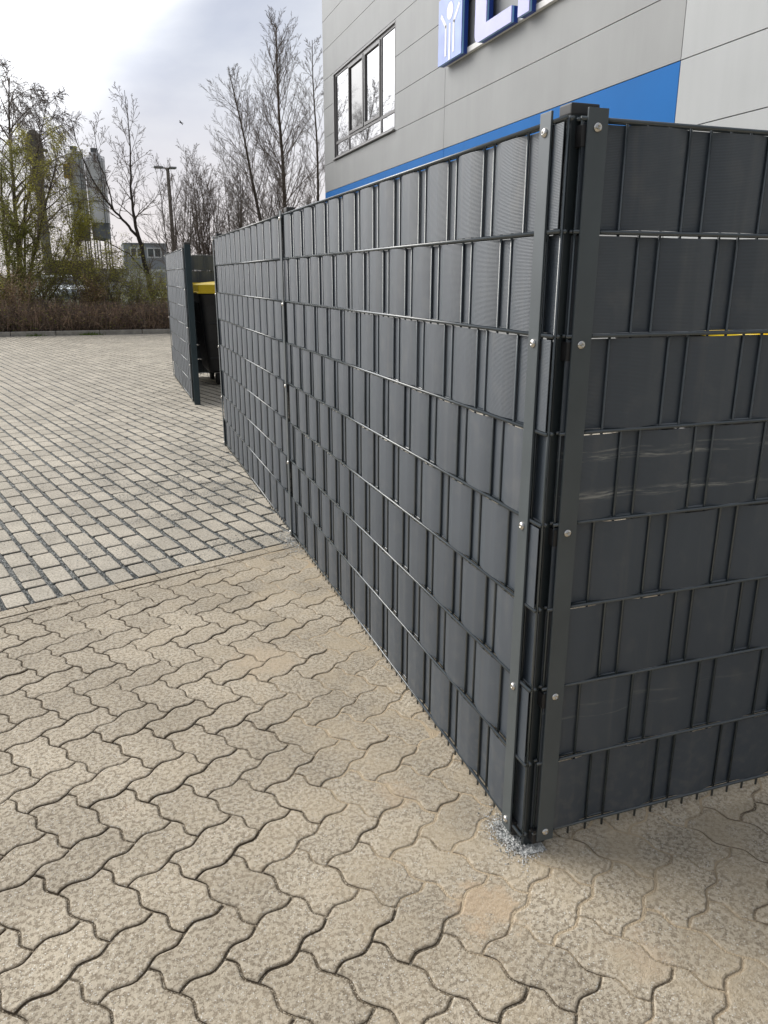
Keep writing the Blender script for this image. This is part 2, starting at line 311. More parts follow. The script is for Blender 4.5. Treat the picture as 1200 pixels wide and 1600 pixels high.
M_FAC = mat('facade_panel', (0.285, 0.292, 0.292), 0.50, spec=0.4, noise=(1.1, 0.05), bump=(40, 0.05, 0.001))
M_FACL = mat('light_facade_panel', (0.41, 0.425, 0.43), 0.50, spec=0.4, noise=(1.1, 0.04))
def streaks(m, amt):      # faint rain streaks down the cladding
    t = m.node_tree; b = t.nodes['Principled BSDF']; src = b.inputs['Base Color'].links[0].from_socket
    c = N(t, 'ShaderNodeTexCoord'); mp = N(t, 'ShaderNodeMapping'); mp.inputs['Scale'].default_value = (5, 5, .35); lk(t, c.outputs['Object'], mp.inputs['Vector'])
    n = N(t, 'ShaderNodeTexNoise'); n.inputs['Scale'].default_value = 1; n.inputs['Detail'].default_value = 7; n.inputs['Roughness'].default_value = .65; lk(t, mp.outputs[0], n.inputs['Vector'])
    r = N(t, 'ShaderNodeMapRange'); r.inputs['From Min'].default_value = .3; r.inputs['From Max'].default_value = .7; r.inputs['To Min'].default_value = 1-amt; r.inputs['To Max'].default_value = 1+amt; lk(t, n.outputs['Fac'], r.inputs['Value'])
    x = N(t, 'ShaderNodeVectorMath', operation='SCALE'); lk(t, src, x.inputs[0]); lk(t, r.outputs[0], x.inputs['Scale']); lk(t, x.outputs[0], b.inputs['Base Color'])
streaks(M_FAC, .035); streaks(M_FACL, .03)
M_BLUE = mat('blue_facade_panel', (0.004, 0.135, 0.43), 0.6, spec=0.15, noise=(1.3, 0.05))
M_GROOVE = mat('joint_shadow_gap', (0.16, 0.16, 0.155), 0.7)
M_FRAME = mat('window_frame', (0.17, 0.165, 0.165), 0.4)
M_SILL = mat('window_sill', (0.30, 0.30, 0.30), 0.4)
M_GLASS = mat('window_glass', (0.40, 0.40, 0.41), 0.03, metal=0.92)
M_GLASSD = mat('open_sash_glass', (0.15, 0.145, 0.14), 0.06, metal=0.9)
M_LIL = mat('lilac_acrylic', (0.46, 0.47, 0.86), 0.25, noise=(2.5, 0.06))
M_EMB = mat('blue_acrylic', (0.24, 0.34, 0.80), 0.25, noise=(2.0, 0.30, 1))
M_SIDE = mat('sign_side', (0.005, 0.05, 0.32), 0.3)
M_EDGE = mat('sign_edge', (0.30, 0.60, 0.85), 0.3)
M_WHITE = mat('white_paint', (0.80, 0.80, 0.80), 0.4, noise=(8, 0.04))
M_RAIL = mat('sign_rail', (0.78, 0.78, 0.76), 0.4, noise=(8, 0.05))
M_YEL = mat('yellow_lid', (0.78, 0.56, 0.015), 0.35, noise=(9, 0.08))
M_RUB = mat('rubber', (0.018, 0.018, 0.018), 0.7)
M_ZINC = mat('zinc', (0.5, 0.5, 0.5), 0.35, metal=1)
M_BARK = mat('bark', (0.085, 0.068, 0.050), 0.9, noise=(14, 0.35), bump=(60, 0.4, 0.01))
M_BARKD = mat('dark_bark', (0.050, 0.040, 0.032), 0.9, noise=(14, 0.35))
M_BARKG = mat('mossy_bark', (0.10, 0.095, 0.035), 0.9, noise=(14, 0.35))
M_TWIG = mat('twig', (0.17, 0.135, 0.11), 0.85, noise=(5, 0.25))
M_TWIGG = mat('twig_grey', (0.21, 0.18, 0.155), 0.85, noise=(5, 0.25))
M_TWIGR = mat('red_brown_twig', (0.36, 0.25, 0.18), 0.85, noise=(3, 0.35))
M_TWIGB = mat('tan_twig', (0.19, 0.125, 0.07), 0.85, noise=(3, 0.3))
M_LEAF = mat('spring_leaf', (0.42, 0.40, 0.085), 0.7, noise=(4, 0.4)); 
M_LEAFD = mat('dark_leaf', (0.30, 0.31, 0.08), 0.7, noise=(4, 0.4))
M_LEAFB = mat('brown_leaf', (0.46, 0.36, 0.21), 0.8, noise=(4, 0.4))

def translucent(m, amt):
    t = m.node_tree; b = t.nodes['Principled BSDF']; o = t.nodes['Material Output']
    tr = N(t, 'ShaderNodeBsdfTranslucent'); src = b.inputs['Base Color'].links[0].from_socket; lk(t, src, tr.inputs['Color'])
    x = N(t, 'ShaderNodeMixShader'); x.inputs['Fac'].default_value = amt
    lk(t, b.outputs[0], x.inputs[1]); lk(t, tr.outputs[0], x.inputs[2]); lk(t, x.outputs[0], o.inputs['Surface'])
for m_ in (M_LEAF, M_LEAFD, M_LEAFB): translucent(m_, 0.5)
# ------------------------------------------------------------------ ground
rnd = random.Random(7)
g = MB(); s = 1500
g.add([(-s,-s,-.16),(s,-s,-.16),(s,s,-.16),(-s,s,-.16)], [(0,1,2,3)])
tag(g.build('ground', M_GRASS), kind='structure')
def smooth(a, b, x):
    t = max(0, min(1, (x-a)/(b-a))); return t*t*(3-2*t)
# separator line between the two kinds of paving
SO = Vector((-1.0431, 2.1356)); SA = R(19.6)
SU = Vector((math.cos(SA), math.sin(SA))); SV = Vector((-SU.y, SU.x))
def sepc(x, y):
    d = Vector((x, y)) - SO; return d.dot(SU), d.dot(SV)
# joint bed sheet: sand rises in the joints beside the fence
g = MB(); st = 0.04; nx, ny = 200, 230; x0, y0 = -5.0, -4.5
rs = random.Random(3)
from mathutils import noise as mn
vs = []
for j in range(ny+1):
    for i in range(nx+1):
        x = x0 + i*st; y = y0 + j*st
        v = sepc(x, y)[1]
        z = -0.0068 + 0.002*mn.noise((x*9, y*9, 0))
        d = max(0, min(abs(x) if y > 0 else 9, 9)); d2 = math.hypot(min(x, 0), min(y, 0)) if True else 0
        dist = -x if (x < 0 and y > 0) else (-y if (y < 0 and x > 0) else (math.hypot(x, y) if (x < 0 and y < 0) else 0))
        lift = 1 - smooth(0.05, 0.75, dist + 0.35*mn.noise((x*2.2, y*2.2, 4)))
        z += 0.0050*lift*(0.75 + 0.5*mn.noise((x*5, y*5, 1)))
        if v > -0.04: z = -0.012
        vs.append((x, y, min(z, -0.0026)))
fs = []; ms = []
for j in range(ny):
    for i in range(nx):
        a = j*(nx+1)+i
        v = sepc(x0+(i+.5)*st, y0+(j+.5)*st)[1]
        g.f.append((a, a+1, a+nx+2, a+nx+1)); g.m.append(1 if v > -0.02 else 0); g.t.append(0)
g.v = vs
x1, y1 = x0+nx*st, y0+ny*st
for (a, b, c, d) in ((-14, x0, -6, 19.2), (x1, 14, -6, 19.2), (x0, x1, y1, 19.2), (x0, x1, -6, y0)):
    g.add([(a,c,-.0095),(b,c,-.0095),(b,d,-.0095),(a,d,-.0095)], [(0,1,2,3)], 1 if (c > 3 or b <= x0) else 0)
tag(g.build('paving_joints', [M_SAND, M_GRAVEL], smooth=True), kind='structure')

M_DIRT = mat('joint_dirt', (0.14, 0.112, 0.08), .95, noise=(80, .4)); M_DIRT2 = mat('gravel_dust', (0.10, 0.10, 0.092), .95, noise=(90, .5))
def stone(mb, poly, z, tilt, inset, tone, ch=0.004, depth=0.03):
    n = len(poly); cx = sum(p[0] for p in poly)/n; cy = sum(p[1] for p in poly)/n
    def off(k):
        o = []
        for i in range(n):
            p0 = poly[i-1]; p1 = poly[i]; p2 = poly[(i+1) % n]
            e1 = Vector((p1[0]-p0[0], p1[1]-p0[1])); e2 = Vector((p2[0]-p1[0], p2[1]-p1[1]))
            e1.normalize(); e2.normalize()
            nn = Vector((-e1.y-e2.y, e1.x+e2.x)); nn.normalize()
            c = max(0.5, nn.dot(Vector((-e1.y, e1.x))))
            o.append((p1[0]+nn.x*k/c, p1[1]+nn.y*k/c))
        return o
    A = off(inset); B = off(inset+ch*0.35); C = off(inset+ch)
    zz = lambda p: z + tilt[0]*(p[0]-cx) + tilt[1]*(p[1]-cy)
    vs = [(p[0], p[1], -depth) for p in A] + [(p[0], p[1], zz(p)-ch*0.8) for p in A] + [(p[0], p[1], zz(p)-ch*0.25) for p in B] + [(p[0], p[1], zz(p)) for p in C]
    fs = [(i, (i+1) % n, n+(i+1) % n, n+i) for i in range(n)]
    o = len(mb.v); mb.add(vs, fs, 1, tone); fs = []      # the sides are caked with joint dirt
    for l in (1, 2):
        for i in range(n):
            j = (i+1) % n; fs.append((l*n+i, l*n+j, (l+1)*n+j, (l+1)*n+i))
    fs.append(tuple(3*n+i for i in range(n)))
    for f in fs: mb.f.append(tuple(k+o for k in f)); mb.m.append(0); mb.t.append(tone)
# --- wavy interlocking stones in herringbone
LO = Vector((-1.084, 0.2232)); LA = Vector((0.0923, 0.0607)); LB = Vector((0.0606, -0.0896))
DIS = {0: (.038, -.020), 1: (.030, .06), 2: (-.023, -.05), 3: (-.044, .002)}
def node(i, j):
    d = DIS[(i-j) % 4]; return (i + d[0], j + d[1])
SH = ((.13, .05), (.27, .082), (.36, .066), (.62, -.066), (.72, -.082), (.86, -.045))
def edge(n0, n1):
    p0 = node(*n0); p1 = node(*n1); di, dj = n1[0]-n0[0], n1[1]-n0[1]
    if di + dj < 0: return [q for q in reversed(edge(n1, n0)[1:])] and ([p0] + [q for q in reversed(edge(n1, n0)[1:])])
    o = [p0]
    for t, h in SH:
        bx = p0[0] + (p1[0]-p0[0])*t; by = p0[1] + (p1[1]-p0[1])*t
        if dj: o.append((bx + h, by))
        else: o.append((bx, by - h))
    return o
def l2w(p): q = LO + LA*p[0] + LB*p[1]; return (q.x, q.y)
Mi = Matrix(((LA.x, LB.x), (LA.y, LB.y))).inverted()
def clip_v(poly, vmax):   # keep the part on the near side of the separator row
    o = []; n = len(poly)
    for i in range(n):
        a = poly[i]; b = poly[(i+1) % n]; va = sepc(*a)[1]-vmax; vb = sepc(*b)[1]-vmax
        if va <= 0: o.append(a)
        if va*vb < 0:
            t = va/(va-vb); o.append((a[0]+(b[0]-a[0])*t, a[1]+(b[1]-a[1])*t))
    return o
def area(p): return 0.5*sum(p[i-1][0]*p[i][1]-p[i][0]*p[i-1][1] for i in range(len(p)))
zg = MB(); VS = -0.086
for i in range(-75, 110):
    for j in range(-70, 75):
        c = i - j; d = c % 4
        if d == 3: per = [(i,j-1),(i+1,j-1),(i+1,j),(i+1,j+1),(i,j+1),(i,j)]
        elif d == 2: per = [(i-1,j),(i,j),(i+1,j),(i+1,j+1),(i,j+1),(i-1,j+1)]
        else: continue
        wc = l2w((i+.5, j+.5))
        if not (-5 < wc[0] < 6 and -3.2 < wc[1] < 5.2) or sepc(*wc)[1] > 0.12: continue
        poly = []
        for k in range(6): poly += edge(per[k], per[(k+1) % 6])
        poly = [l2w(p) for p in poly]
        if area(poly) < 0: poly.reverse()
        mx_ = max(sepc(*p)[1] for p in poly)
        if mx_ > VS:
            poly = clip_v(poly, VS)
            if len(poly) < 4 or area(poly) < 0.0012: continue
        stone(zg, poly, rnd.uniform(-.0015, .001), (rnd.gauss(0, .008), rnd.gauss(0, .008)), 0.0025 + rnd.uniform(-.0005, .0010), rnd.random(), 0.0042)
tag(zg.build('wavy_block_paving', [M_ZIG, M_DIRT], attr=True), kind='structure')
# --- separator row
sg = MB(); k = -30
u = -9.0 + 0.012
while u < 8:
    a = 0.1975
    q = [SO + SU*uu + SV*vv for uu, vv in ((u, -.080), (u+a, -.080), (u+a, -.003), (u, -.003))]
    stone(sg, [(p.x, p.y) for p in q], rnd.uniform(-.001, .001), (rnd.gauss(0, .004), rnd.gauss(0, .004)), 0.0016, rnd.random(), 0.003)
    u += a + 0.0005
tag(sg.build('paving_edge_course', [M_ZIG, M_DIRT], attr=True), kind='structure')
# --- rectangular stones with wide gravel joints
sq = MB(); PU, PV = 0.1168, 0.2262; SHE = 0.055
for cu in range(-130, 130):
    jit = rnd.uniform(-.004, .004)
    rows = [(0.003, 0.184 + jit)] if cu % 2 else [(0.003, 0.192 + jit), (0.192 + jit, 0.292 + jit)]
    v = rows[-1][1]
    while v < 24: rows.append((v, v + PV)); v += PV
    for (va, vb) in rows:
        um = cu*PU + SHE*va
        c = SO + SU*(um+.05) + SV*va
        if not (-9.5 < c.x < 9.5) or c.y > 19.35 or c.y < 0 : continue
        ju = rnd.gauss(0, .0022); jv = rnd.gauss(0, .002)
        hw = 0.0112; uv = ((um+hw, va+.0080), (um+PU-hw, va+.0080), (um+PU-hw+SHE*(vb-va), vb-.0080), (um+hw+SHE*(vb-va), vb-.0080))
        q = [SO + SU*(a+ju) + SV*(b+jv) for a, b in uv]
        if min(p.y for p in q) > 19.26: continue
        pl = [(p.x, min(p.y, 19.28)) for p in q]
        if c.y < 7:
            # worn, slightly irregular outline
            pp = []
            for k in range(4):
                a = Vector(pl[k]); b = Vector(pl[(k+1) % 4]); L = (b-a).length
                if L < 0.02: pp.append(tuple(a)); continue
                nr = Vector(((b-a).y, -(b-a).x)).normalized()
                pp.append(tuple(a + (b-a)*0.06 + nr*-.0006))
                for tt in (.3, .55, .8): pp.append(tuple(a + (b-a)*tt - nr*rnd.uniform(-.0012, .0012)))
                pp.append(tuple(a + (b-a)*0.95 + nr*-.0006))
            pl = pp
        stone(sq, pl, rnd.uniform(-.0007, .0007), (rnd.gauss(0, .004), rnd.gauss(0, .004)), 0.0, rnd.random(), 0.0050, 0.03)
tag(sq.build('rectangular_block_paving', [M_SQ, M_DIRT2], attr=True), kind='structure')

# --- loose stone chips in the joints, over the paving by the fence and round the corner post
def chips(name, pts, mats, label, pale=False):
    mb = MB()
    for (x, y, z, s) in pts:
        vs = []
        a0 = rnd.uniform(0, 6.28); n = 4
        for k in range(n):
            an = a0 + k*2*math.pi/n + rnd.uniform(-.4, .4); rr = s*rnd.uniform(.6, 1.1)
            vs.append((x+rr*math.cos(an), y+rr*math.sin(an), z - s*.2))
        vs.append((x+rnd.uniform(-.3,.3)*s, y+rnd.uniform(-.3,.3)*s, z+s*rnd.uniform(.5, .95)))
        mb.add(vs, [(0,1,4),(1,2,4),(2,3,4),(3,0,4)], rnd.choice((0, 0, 1, 2) if not pale else (0, 1, 1, 1)))
    return tag(mb.build(name, mats), label, 'gravel', kind='stuff')
M_CH2 = mat('pale_chips', (0.62, 0.62, 0.60), 0.85, noise=(60, 0.3, 1)); M_CH3 = mat('dark_chips', (0.085, 0.09, 0.085), 0.85, noise=(60, 0.4, 1))
pts = []
for _ in range(70000):      # along the wide joints
    v = rnd.uniform(0, 1) ** 1.5 * 6.5
    cu = rnd.randint(-30, 30)
    u = cu*PU + SHE*v + rnd.gauss(0, .0055)
    p = SO + SU*u + SV*v
    if p.x > -0.01 or p.x < -3.4: continue
    dens = smooth(-2.2, -0.5, p.x)*0.5 + 0.5
    if rnd.random() > dens: continue
    pts.append((p.x, p.y, -0.0075 + rnd.uniform(0, .004), rnd.uniform(.0018, .0045)))
for _ in range(42000):      # spilled over the stones
    x = -abs(rnd.gauss(0, .75)); y = rnd.gauss(3.9, 1.15)
    if sepc(x, y)[1] < 0.03: continue
    n = mn.noise((x*2.6, y*2.6, 2)) + 0.5*mn.noise((x*8, y*8, 5))
    if n < 0.05 and rnd.random() > 0.12: continue
    pts.append((x, y, 0.0005, rnd.uniform(.0012, .0034)))
chips('gravel_chips', pts, [M_CHIP, M_CH2, M_CH3], 'grey stone chips filling the joints and spilled over the paving beside the long fence')
pts = []
for _ in range(2600):
    a = rnd.uniform(0, 6.28); r = abs(rnd.gauss(0, .027))
    x = -0.004 + r*math.cos(a)*0.8; y = 0.055 + r*math.sin(a)*1.7
    pts.append((x, y, 0.001 + max(0, .016*(1 - r/.07))*rnd.random(), rnd.uniform(.0015, .0036)))
for _ in range(900):
    pts.append((rnd.uniform(-.01, .06), rnd.uniform(-.018, .012), 0.002, rnd.uniform(.001, .003)))
for _ in range(700):       # at the foot of the middle post
    pts.append((rnd.gauss(-.01, .035), rnd.gauss(2.5, .10), 0.002, rnd.uniform(.0015, .0045)))
chips('gravel_heap', pts, [M_CHIP, M_CH2, M_CH3], 'small heap of grey grit at the foot of the corner post', True)
pts = []
for _ in range(1500):
    i = rnd.randint(-8, 40); j = rnd.randint(-20, 25); q = l2w((i, j)) if True else 0
    e = edge((i, j), (i+1, j)) if rnd.random() < .5 else edge((i, j), (i, j+1))
    q = l2w(rnd.choice(e))
    if sepc(*q)[1] > -0.09: continue
    pts.append((q[0]+rnd.gauss(0, .006), q[1]+rnd.gauss(0, .006), 0.0, rnd.uniform(.0008, .0022)))
chips('grit', pts, [M_CH2, M_CHIP, mat('tan_grit', (.42, .33, .22), .9, noise=(50, .3, 1))], 'fine pale grit scattered along the joints of the wavy paving')

# --- kerb and soil bed at the far side of the yard
kb = MB()
x = -14.0
while x < 14: kb.bbox(x+.004, x+.992, 19.30, 19.42, -0.1, 0.105, 0.01); x += 1.0
tag(kb.build('kerb', M_KERB), kind='structure')
g = MB(); nx, ny = 60, 14
for j in range(ny+1):
    for i in range(nx+1):
        x = -16 + i*32/nx; y = 19.42 + j*14/ny; g.v.append((x, y, 0.03 + 0.05*mn.noise((x, y, 0)) - (0.19 if j == ny else 0)))
for j in range(ny):
    for i in range(nx): a = j*(nx+1)+i; g.f.append((a, a+1, a+nx+2, a+nx+1)); g.m.append(0); g.t.append(0)
tag(g.build('soil', M_SOIL, smooth=True), kind='structure')

# ------------------------------------------------------------------ fences
ZB = 0.05      # height of the lowest rod
def make_panel(parent, L, phase, s0=0.0, scuffrow=None, first_wire=0.0):
    """One welded double-rod mesh panel, local x along the fence, local -y is the face side."""
    mb = MB()
    a = s0
    for k in range(9):
        z = ZB + 0.2*k
        for yy in (-.0070, .0070): mb.tube([(a, yy, z), (a+L, yy, z)], 0.0041, 8)
    nw = int((L + s0 - first_wire)/.05) + 1
    for i in range(nw):
        x = first_wire + .05*i
        if x > a + L: break
        bow = rnd.gauss(0, .0003)
        mb.tube([(x, 0, ZB-.03), (x+bow, 0, ZB+.8), (x, 0, ZB+1.6)], 0.0031, 8)
    panel = mb.build('mesh_panel', M_WIRE, parent, smooth=True)
    for k in range(8):
        sm = MB(); z0 = ZB + .2*k + .0048; z1 = z0 + .1895 + rnd.uniform(-.0018, .0002)
        o = phase if k % 2 else phase + .10
        n = int(L/.005); x0 = a + rnd.uniform(.001, .006); x1 = a + L - rnd.uniform(.001, .006)
        vs = []; H = 6
        amp = [0.0130 + rnd.gauss(0, .0008) for _ in range(60)]
        dz = [rnd.gauss(0, .0008) for _ in range(60)]
        for i in range(n+1):
            x = x0 + (x1-x0)*i/n
            w_ = ((x - o) % .2); c = int((x - o)//.2) % 50
            if w_ < .05: y = .0042
            else:
                t = (w_-.05)/.15; y = .0042 - amp[c]*min(1, (math.sin(math.pi*t)**0.75)*1.12)
            for h in range(H+1):
                zz = z0 + (z1 + dz[c]*math.sin(math.pi*max(0, w_-.05)/.15) - z0)*h/H
                pin = 1.0
                vs.append((x, y*pin, zz))
        fs = []
        for i in range(n):
            for h in range(H):
                q = i*(H+1)+h; fs.append((q, q+H+1, q+H+2, q+1))
        sm.add(vs, fs)
        # back skin for thickness
        m0 = len(vs); sm.add([(v[0], v[1]+.0013, v[2]) for v in vs], [tuple(reversed(f)) for f in fs])
        for h in (0, H):
            rv_ = [vs[i*(H+1)+h] for i in range(n+1)]; sm.add(rv_ + [(v[0], v[1]+.0013, v[2]) for v in rv_], [(i, i+1, n+2+i, n+1+i) for i in range(n)])
        for i in (0, n):
            rv_ = [vs[i*(H+1)+h] for h in range(H+1)]; sm.add(rv_ + [(v[0], v[1]+.0013, v[2]) for v in rv_], [(h, h+1, H+2+h, H+1+h) for h in range(H)])
        st_ = sm.build('privacy_strip', M_SCUFF if k in (scuffrow or ()) else M_STRIP, panel, smooth=True)
    return panel
def make_bolt(parent, x, z, y, nrm=-1):
    mb = MB(); R1 = .0092; prof = [(R1, 0), (R1*.99, .0014), (R1*.88, .0034), (R1*.62, .0050), (R1*.40, .0056), (R1*.36, .0056), (R1*.34, .0024), (0.0001, .0022)]
    n = 20; vs = []; fs = []
    for (r, h) in prof:
        for k in range(n):
            an = 2*math.pi*k/n
            rr = r
            if 4 <= prof.index((r, h)) <= 6: rr = r*(1 - .13*abs(math.cos(3*an)))
            vs.append((x + rr*math.cos(an), y + nrm*h, z + rr*math.sin(an)))
    for l in range(len(prof)-1):
        for k in range(n): k2 = (k+1) % n; fs.append((l*n+k, l*n+k2, (l+1)*n+k2, (l+1)*n+k))
    mb.add(vs, fs)
    # plastic washer
    return mb.build('bolt', M_INOX, parent, smooth=True)
def make_bar(parent, x0, x1, zt=ZB+1.618, zb=0.030, face=-.0112, th=.005):
    mb = MB(); mb.bbox(x0, x1, face-th, face, zb, zt, 0.0009)
    bar = mb.build('clamp_bar', M_STRAP, parent)
    for z in (ZB+1.583, ZB+1.183, ZB+.783, ZB+.382, ZB+.004):
        make_bolt(bar, (x0+x1)/2 + rnd.gauss(0, .0008), z + rnd.gauss(0, .001), face-th)
    return bar
def make_spacers(parent, xs, depth=.014):
    for (x0, x1) in xs:
        for z in (ZB+1.583, ZB+1.183, ZB+.783, ZB+.382, ZB+.004):
            mb = MB(); mb.bbox(x0, x1, -.0105, depth, z-.032, z+.006, .001); mb.build('clamp_spacer', M_PLAS, parent)
def make_post(parent, x0, x1, y0, y1, zt=1.672, m=None):
    mb = MB(); b = .003
    mb.bbox(x0, x1, y0, y1, -0.03, zt, b)
    p = mb.build('fence_post', m or M_POSTP, parent)
    c = MB(); c.bbox(x0-.0015, x1+.0015, y0-.0015, y1+.0015, zt-.010, zt+.012, .0035)
    # skirt under the cap
    c.build('post_cap', M_CAP, p)
    return p
# local frame of the long fence: local x = +Y world, local -y = -X world  -> mirror handled by building with rotation 90 deg and face on +y
def place_long(root): root.rotation_euler = (0, 0, R(90))
# With rz = 90: local x -> world +Y, local y -> world -X. So the face side (-X world) is local +y.
def flip_children(root):
    for ch in root.children_recursive:
        if ch.type == 'MESH' and not ch.data.get('flipped'):
            me = ch.data
            for v in me.vertices: v.co.y = -v.co.y
            me.flip_normals(); me['flipped'] = True
long_f = thing('privacy_fence', 'long dark grey strip-filled mesh fence running from the corner post to the gap', 'fence', (0, 0, 0))
make_panel(long_f, 2.51, .10, -.005, None, 0.0)
make_panel(long_f, 2.49, .10+2.55-.05, 2.522, None, 2.53)
make_bar(long_f, .0365, .0775)
make_bar(long_f, 2.497, 2.537)
make_bar(long_f, 4.972, 5.012)
make_spacers(long_f, [(.034, .066), (2.50, 2.534), (4.975, 5.01)])
make_post(long_f, 2.487, 2.547, .012, .052)
make_post(long_f, 4.965, 5.025, .012, .052)
flip_children(long_f); place_long(long_f)
side_f = thing('privacy_fence', 'fence side right of the corner post with pale scuff marks on one strip', 'fence', (0, 0, 0))
make_panel(side_f, 2.50, .08, .022, (1, 4), .03)
make_bar(side_f, .0325, .0765)
make_bar(side_f, 2.50, 2.54)
make_spacers(side_f, [(.024, .050), (2.505, 2.535)])
# corner post carries both walls: 60 x 40 mm, standing behind the crossing rods
make_post(side_f, .0120, .0720, .0120, .0520, 1.668)
make_post(side_f, 2.49, 2.55, .012, .052)
far_f = thing('privacy_fence', 'single fence panel standing beyond the gap, edge on, with a teal end post', 'fence', (0, 0, 0))
make_panel(far_f, 2.50, .10+7.5, 7.452, None, 7.46)
make_bar(far_f, 7.455, 7.492)
make_bar(far_f, 9.93, 9.97)
make_post(far_f, 7.415, 7.475, .004, .066, 1.70, M_TEAL)
make_post(far_f, 9.93, 9.99, .012, .052)
flip_children(far_f); place_long(far_f)
back_f = thing('privacy_fence', 'fence wall across the back of the bin enclosure, seen above the yellow lid', 'fence', (0, 10.02, 0))
make_panel(back_f, 2.45, .08, .06, None, .06)
make_bar(back_f, 2.46, 2.50); make_post(back_f, 2.45, 2.51, .012, .052)

# ------------------------------------------------------------------ wheeled waste containers
def make_bin(loc, label):
    root = thing('waste_container', label, 'bin', loc, 'four-wheeled waste containers with yellow lids')
    W, D = 1.36, 1.05
    b = MB(); lv = [(0.17, .10, .14), (0.20, .08, .11), (.60, .04, .05), (1.02, .012, .02), (1.10, .0, .0), (1.155, -.012, -.012), (1.165, .0, .0)]
    vs = []; fs = []; n = 0
    for (z, ix, iy) in lv:
        r = .06; pts = []
        for cx_, cy_, a0 in ((W-ix-r, D-iy-r, 0), (ix+r, D-iy-r, 90), (ix+r, iy+r, 180), (W-ix-r, iy+r, 270)):
            for k in range(5): an = R(a0 + k*22.5); pts.append((cx_ + r*math.cos(an), cy_ + r*math.sin(an), z))
        vs += pts; n = len(pts)
    for l in range(len(lv)-1):
        for i in range(n): j = (i+1) % n; fs.append((l*n+i, l*n+j, (l+1)*n+j, (l+1)*n+i))
    fs.append(tuple(reversed(range(n)))); fs.append(tuple((len(lv)-1)*n+i for i in range(n)))
    b.add(vs, fs)
    for k in range(7):      # stiffening ribs on the front and sides
        x = .22 + k*.155; b.tube([(x, .10, .24), (x, .035, .62), (x, -.002, 1.05)], .013, 6)
    for k in range(5):
        y = .2 + k*.16
        for x, s_ in ((.0, 1), (W, -1)): b.tube([(x+s_*.085, y, .24), (x+s_*.036, y, .62), (x-s_*.002, y, 1.05)], .013, 6)
    for z, o in ((.36, .075), (.80, .026)):
        b.tube([(.10, o, z), (W-.10, o, z)], .011, 6); b.tube([(o, .12, z), (o, D-.12, z)], .011, 6)
    b.build('body', M_PLAS, root)
    for x_ in (-.055, W-.02): h = MB(); h.cyl((x_, D/2, 1.04), (1, 0, 0), .021, .075, 16); h.build('lifting_pin', M_PLAS, root)
    h = MB(); h.tube([(.25, -.01, 1.02), (.25, -.055, 1.03), (W-.25, -.055, 1.03), (W-.25, -.01, 1.02)], .012, 8)
    h.build('handle', M_PLAS, root)
    l = MB(); l.bbox(-.015, W+.015, -.02, D*.97, 1.168, 1.275, .012); l.bbox(-.03, W+.03, -.035, D*.98, 1.166, 1.186, .005)
    # domed top
    vs = []; fs = []; nx_, ny_ = 12, 8
    for j in range(ny_+1):
        for i in range(nx_+1):
            x = -.005 + (W+.01)*i/nx_; y = -.01 + (D*.97)*j/ny_
            vs.append((x, y, 1.272 + .05*(math.sin(math.pi*i/nx_)**.6)*(math.sin(math.pi*j/ny_)**.6)))
    for j in range(ny_):
        for i in range(nx_): q = j*(nx_+1)+i; fs.append((q, q+1, q+nx_+2, q+nx_+1))
    l.add(vs, fs)
    lid = l.build('lid', M_YEL, root)
    for x in (.30, W-.42): e = MB(); e.bbox(x, x+.12, -.052, -.018, 1.20, 1.262, .006); e.build('lid_grip', M_YEL, lid)
    e = MB(); e.bbox(-.012, W+.012, D*.97, D*1.0, 1.168, 1.29, .01); e.build('lid_hinge', M_YEL, lid)
    for x in (.20, W-.20):
        for y in (.22, D-.2):
            f = MB(); f.bbox(x-.05, x+.05, y-.05, y+.05, .160, .172, .003)
            for s_ in (-1, 1): f.add([(x+s_*.030, y-.045, .162), (x+s_*.030, y+.045, .162), (x+s_*.030, y+.055, .095), (x+s_*.030, y+.025, .085)] + [(x+s_*.035, y-.045, .162), (x+s_*.035, y+.045, .162), (x+s_*.035, y+.055, .095), (x+s_*.035, y+.025, .085)], [(0,1,2,3),(7,6,5,4),(0,4,5,1),(1,5,6,2),(2,6,7,3),(3,7,4,0)])
            cst = f.build('caster', M_ZINC, root)
            wl = MB(); wl.tube([(x-.023, y+.035, .098), (x-.018, y+.035, .098), (x+.018, y+.035, .098), (x+.023, y+.035, .098)], [.088, .098, .098, .088], 24)
            wl.build('wheel', M_RUB, cst)
    return root
make_bin((.285, 8.82, 0), 'black four-wheeled waste container with yellow lid standing in the gap between the fences')
make_bin((1.2, .46, 0), 'black waste container behind the right fence side, yellow slivers of lid showing through')

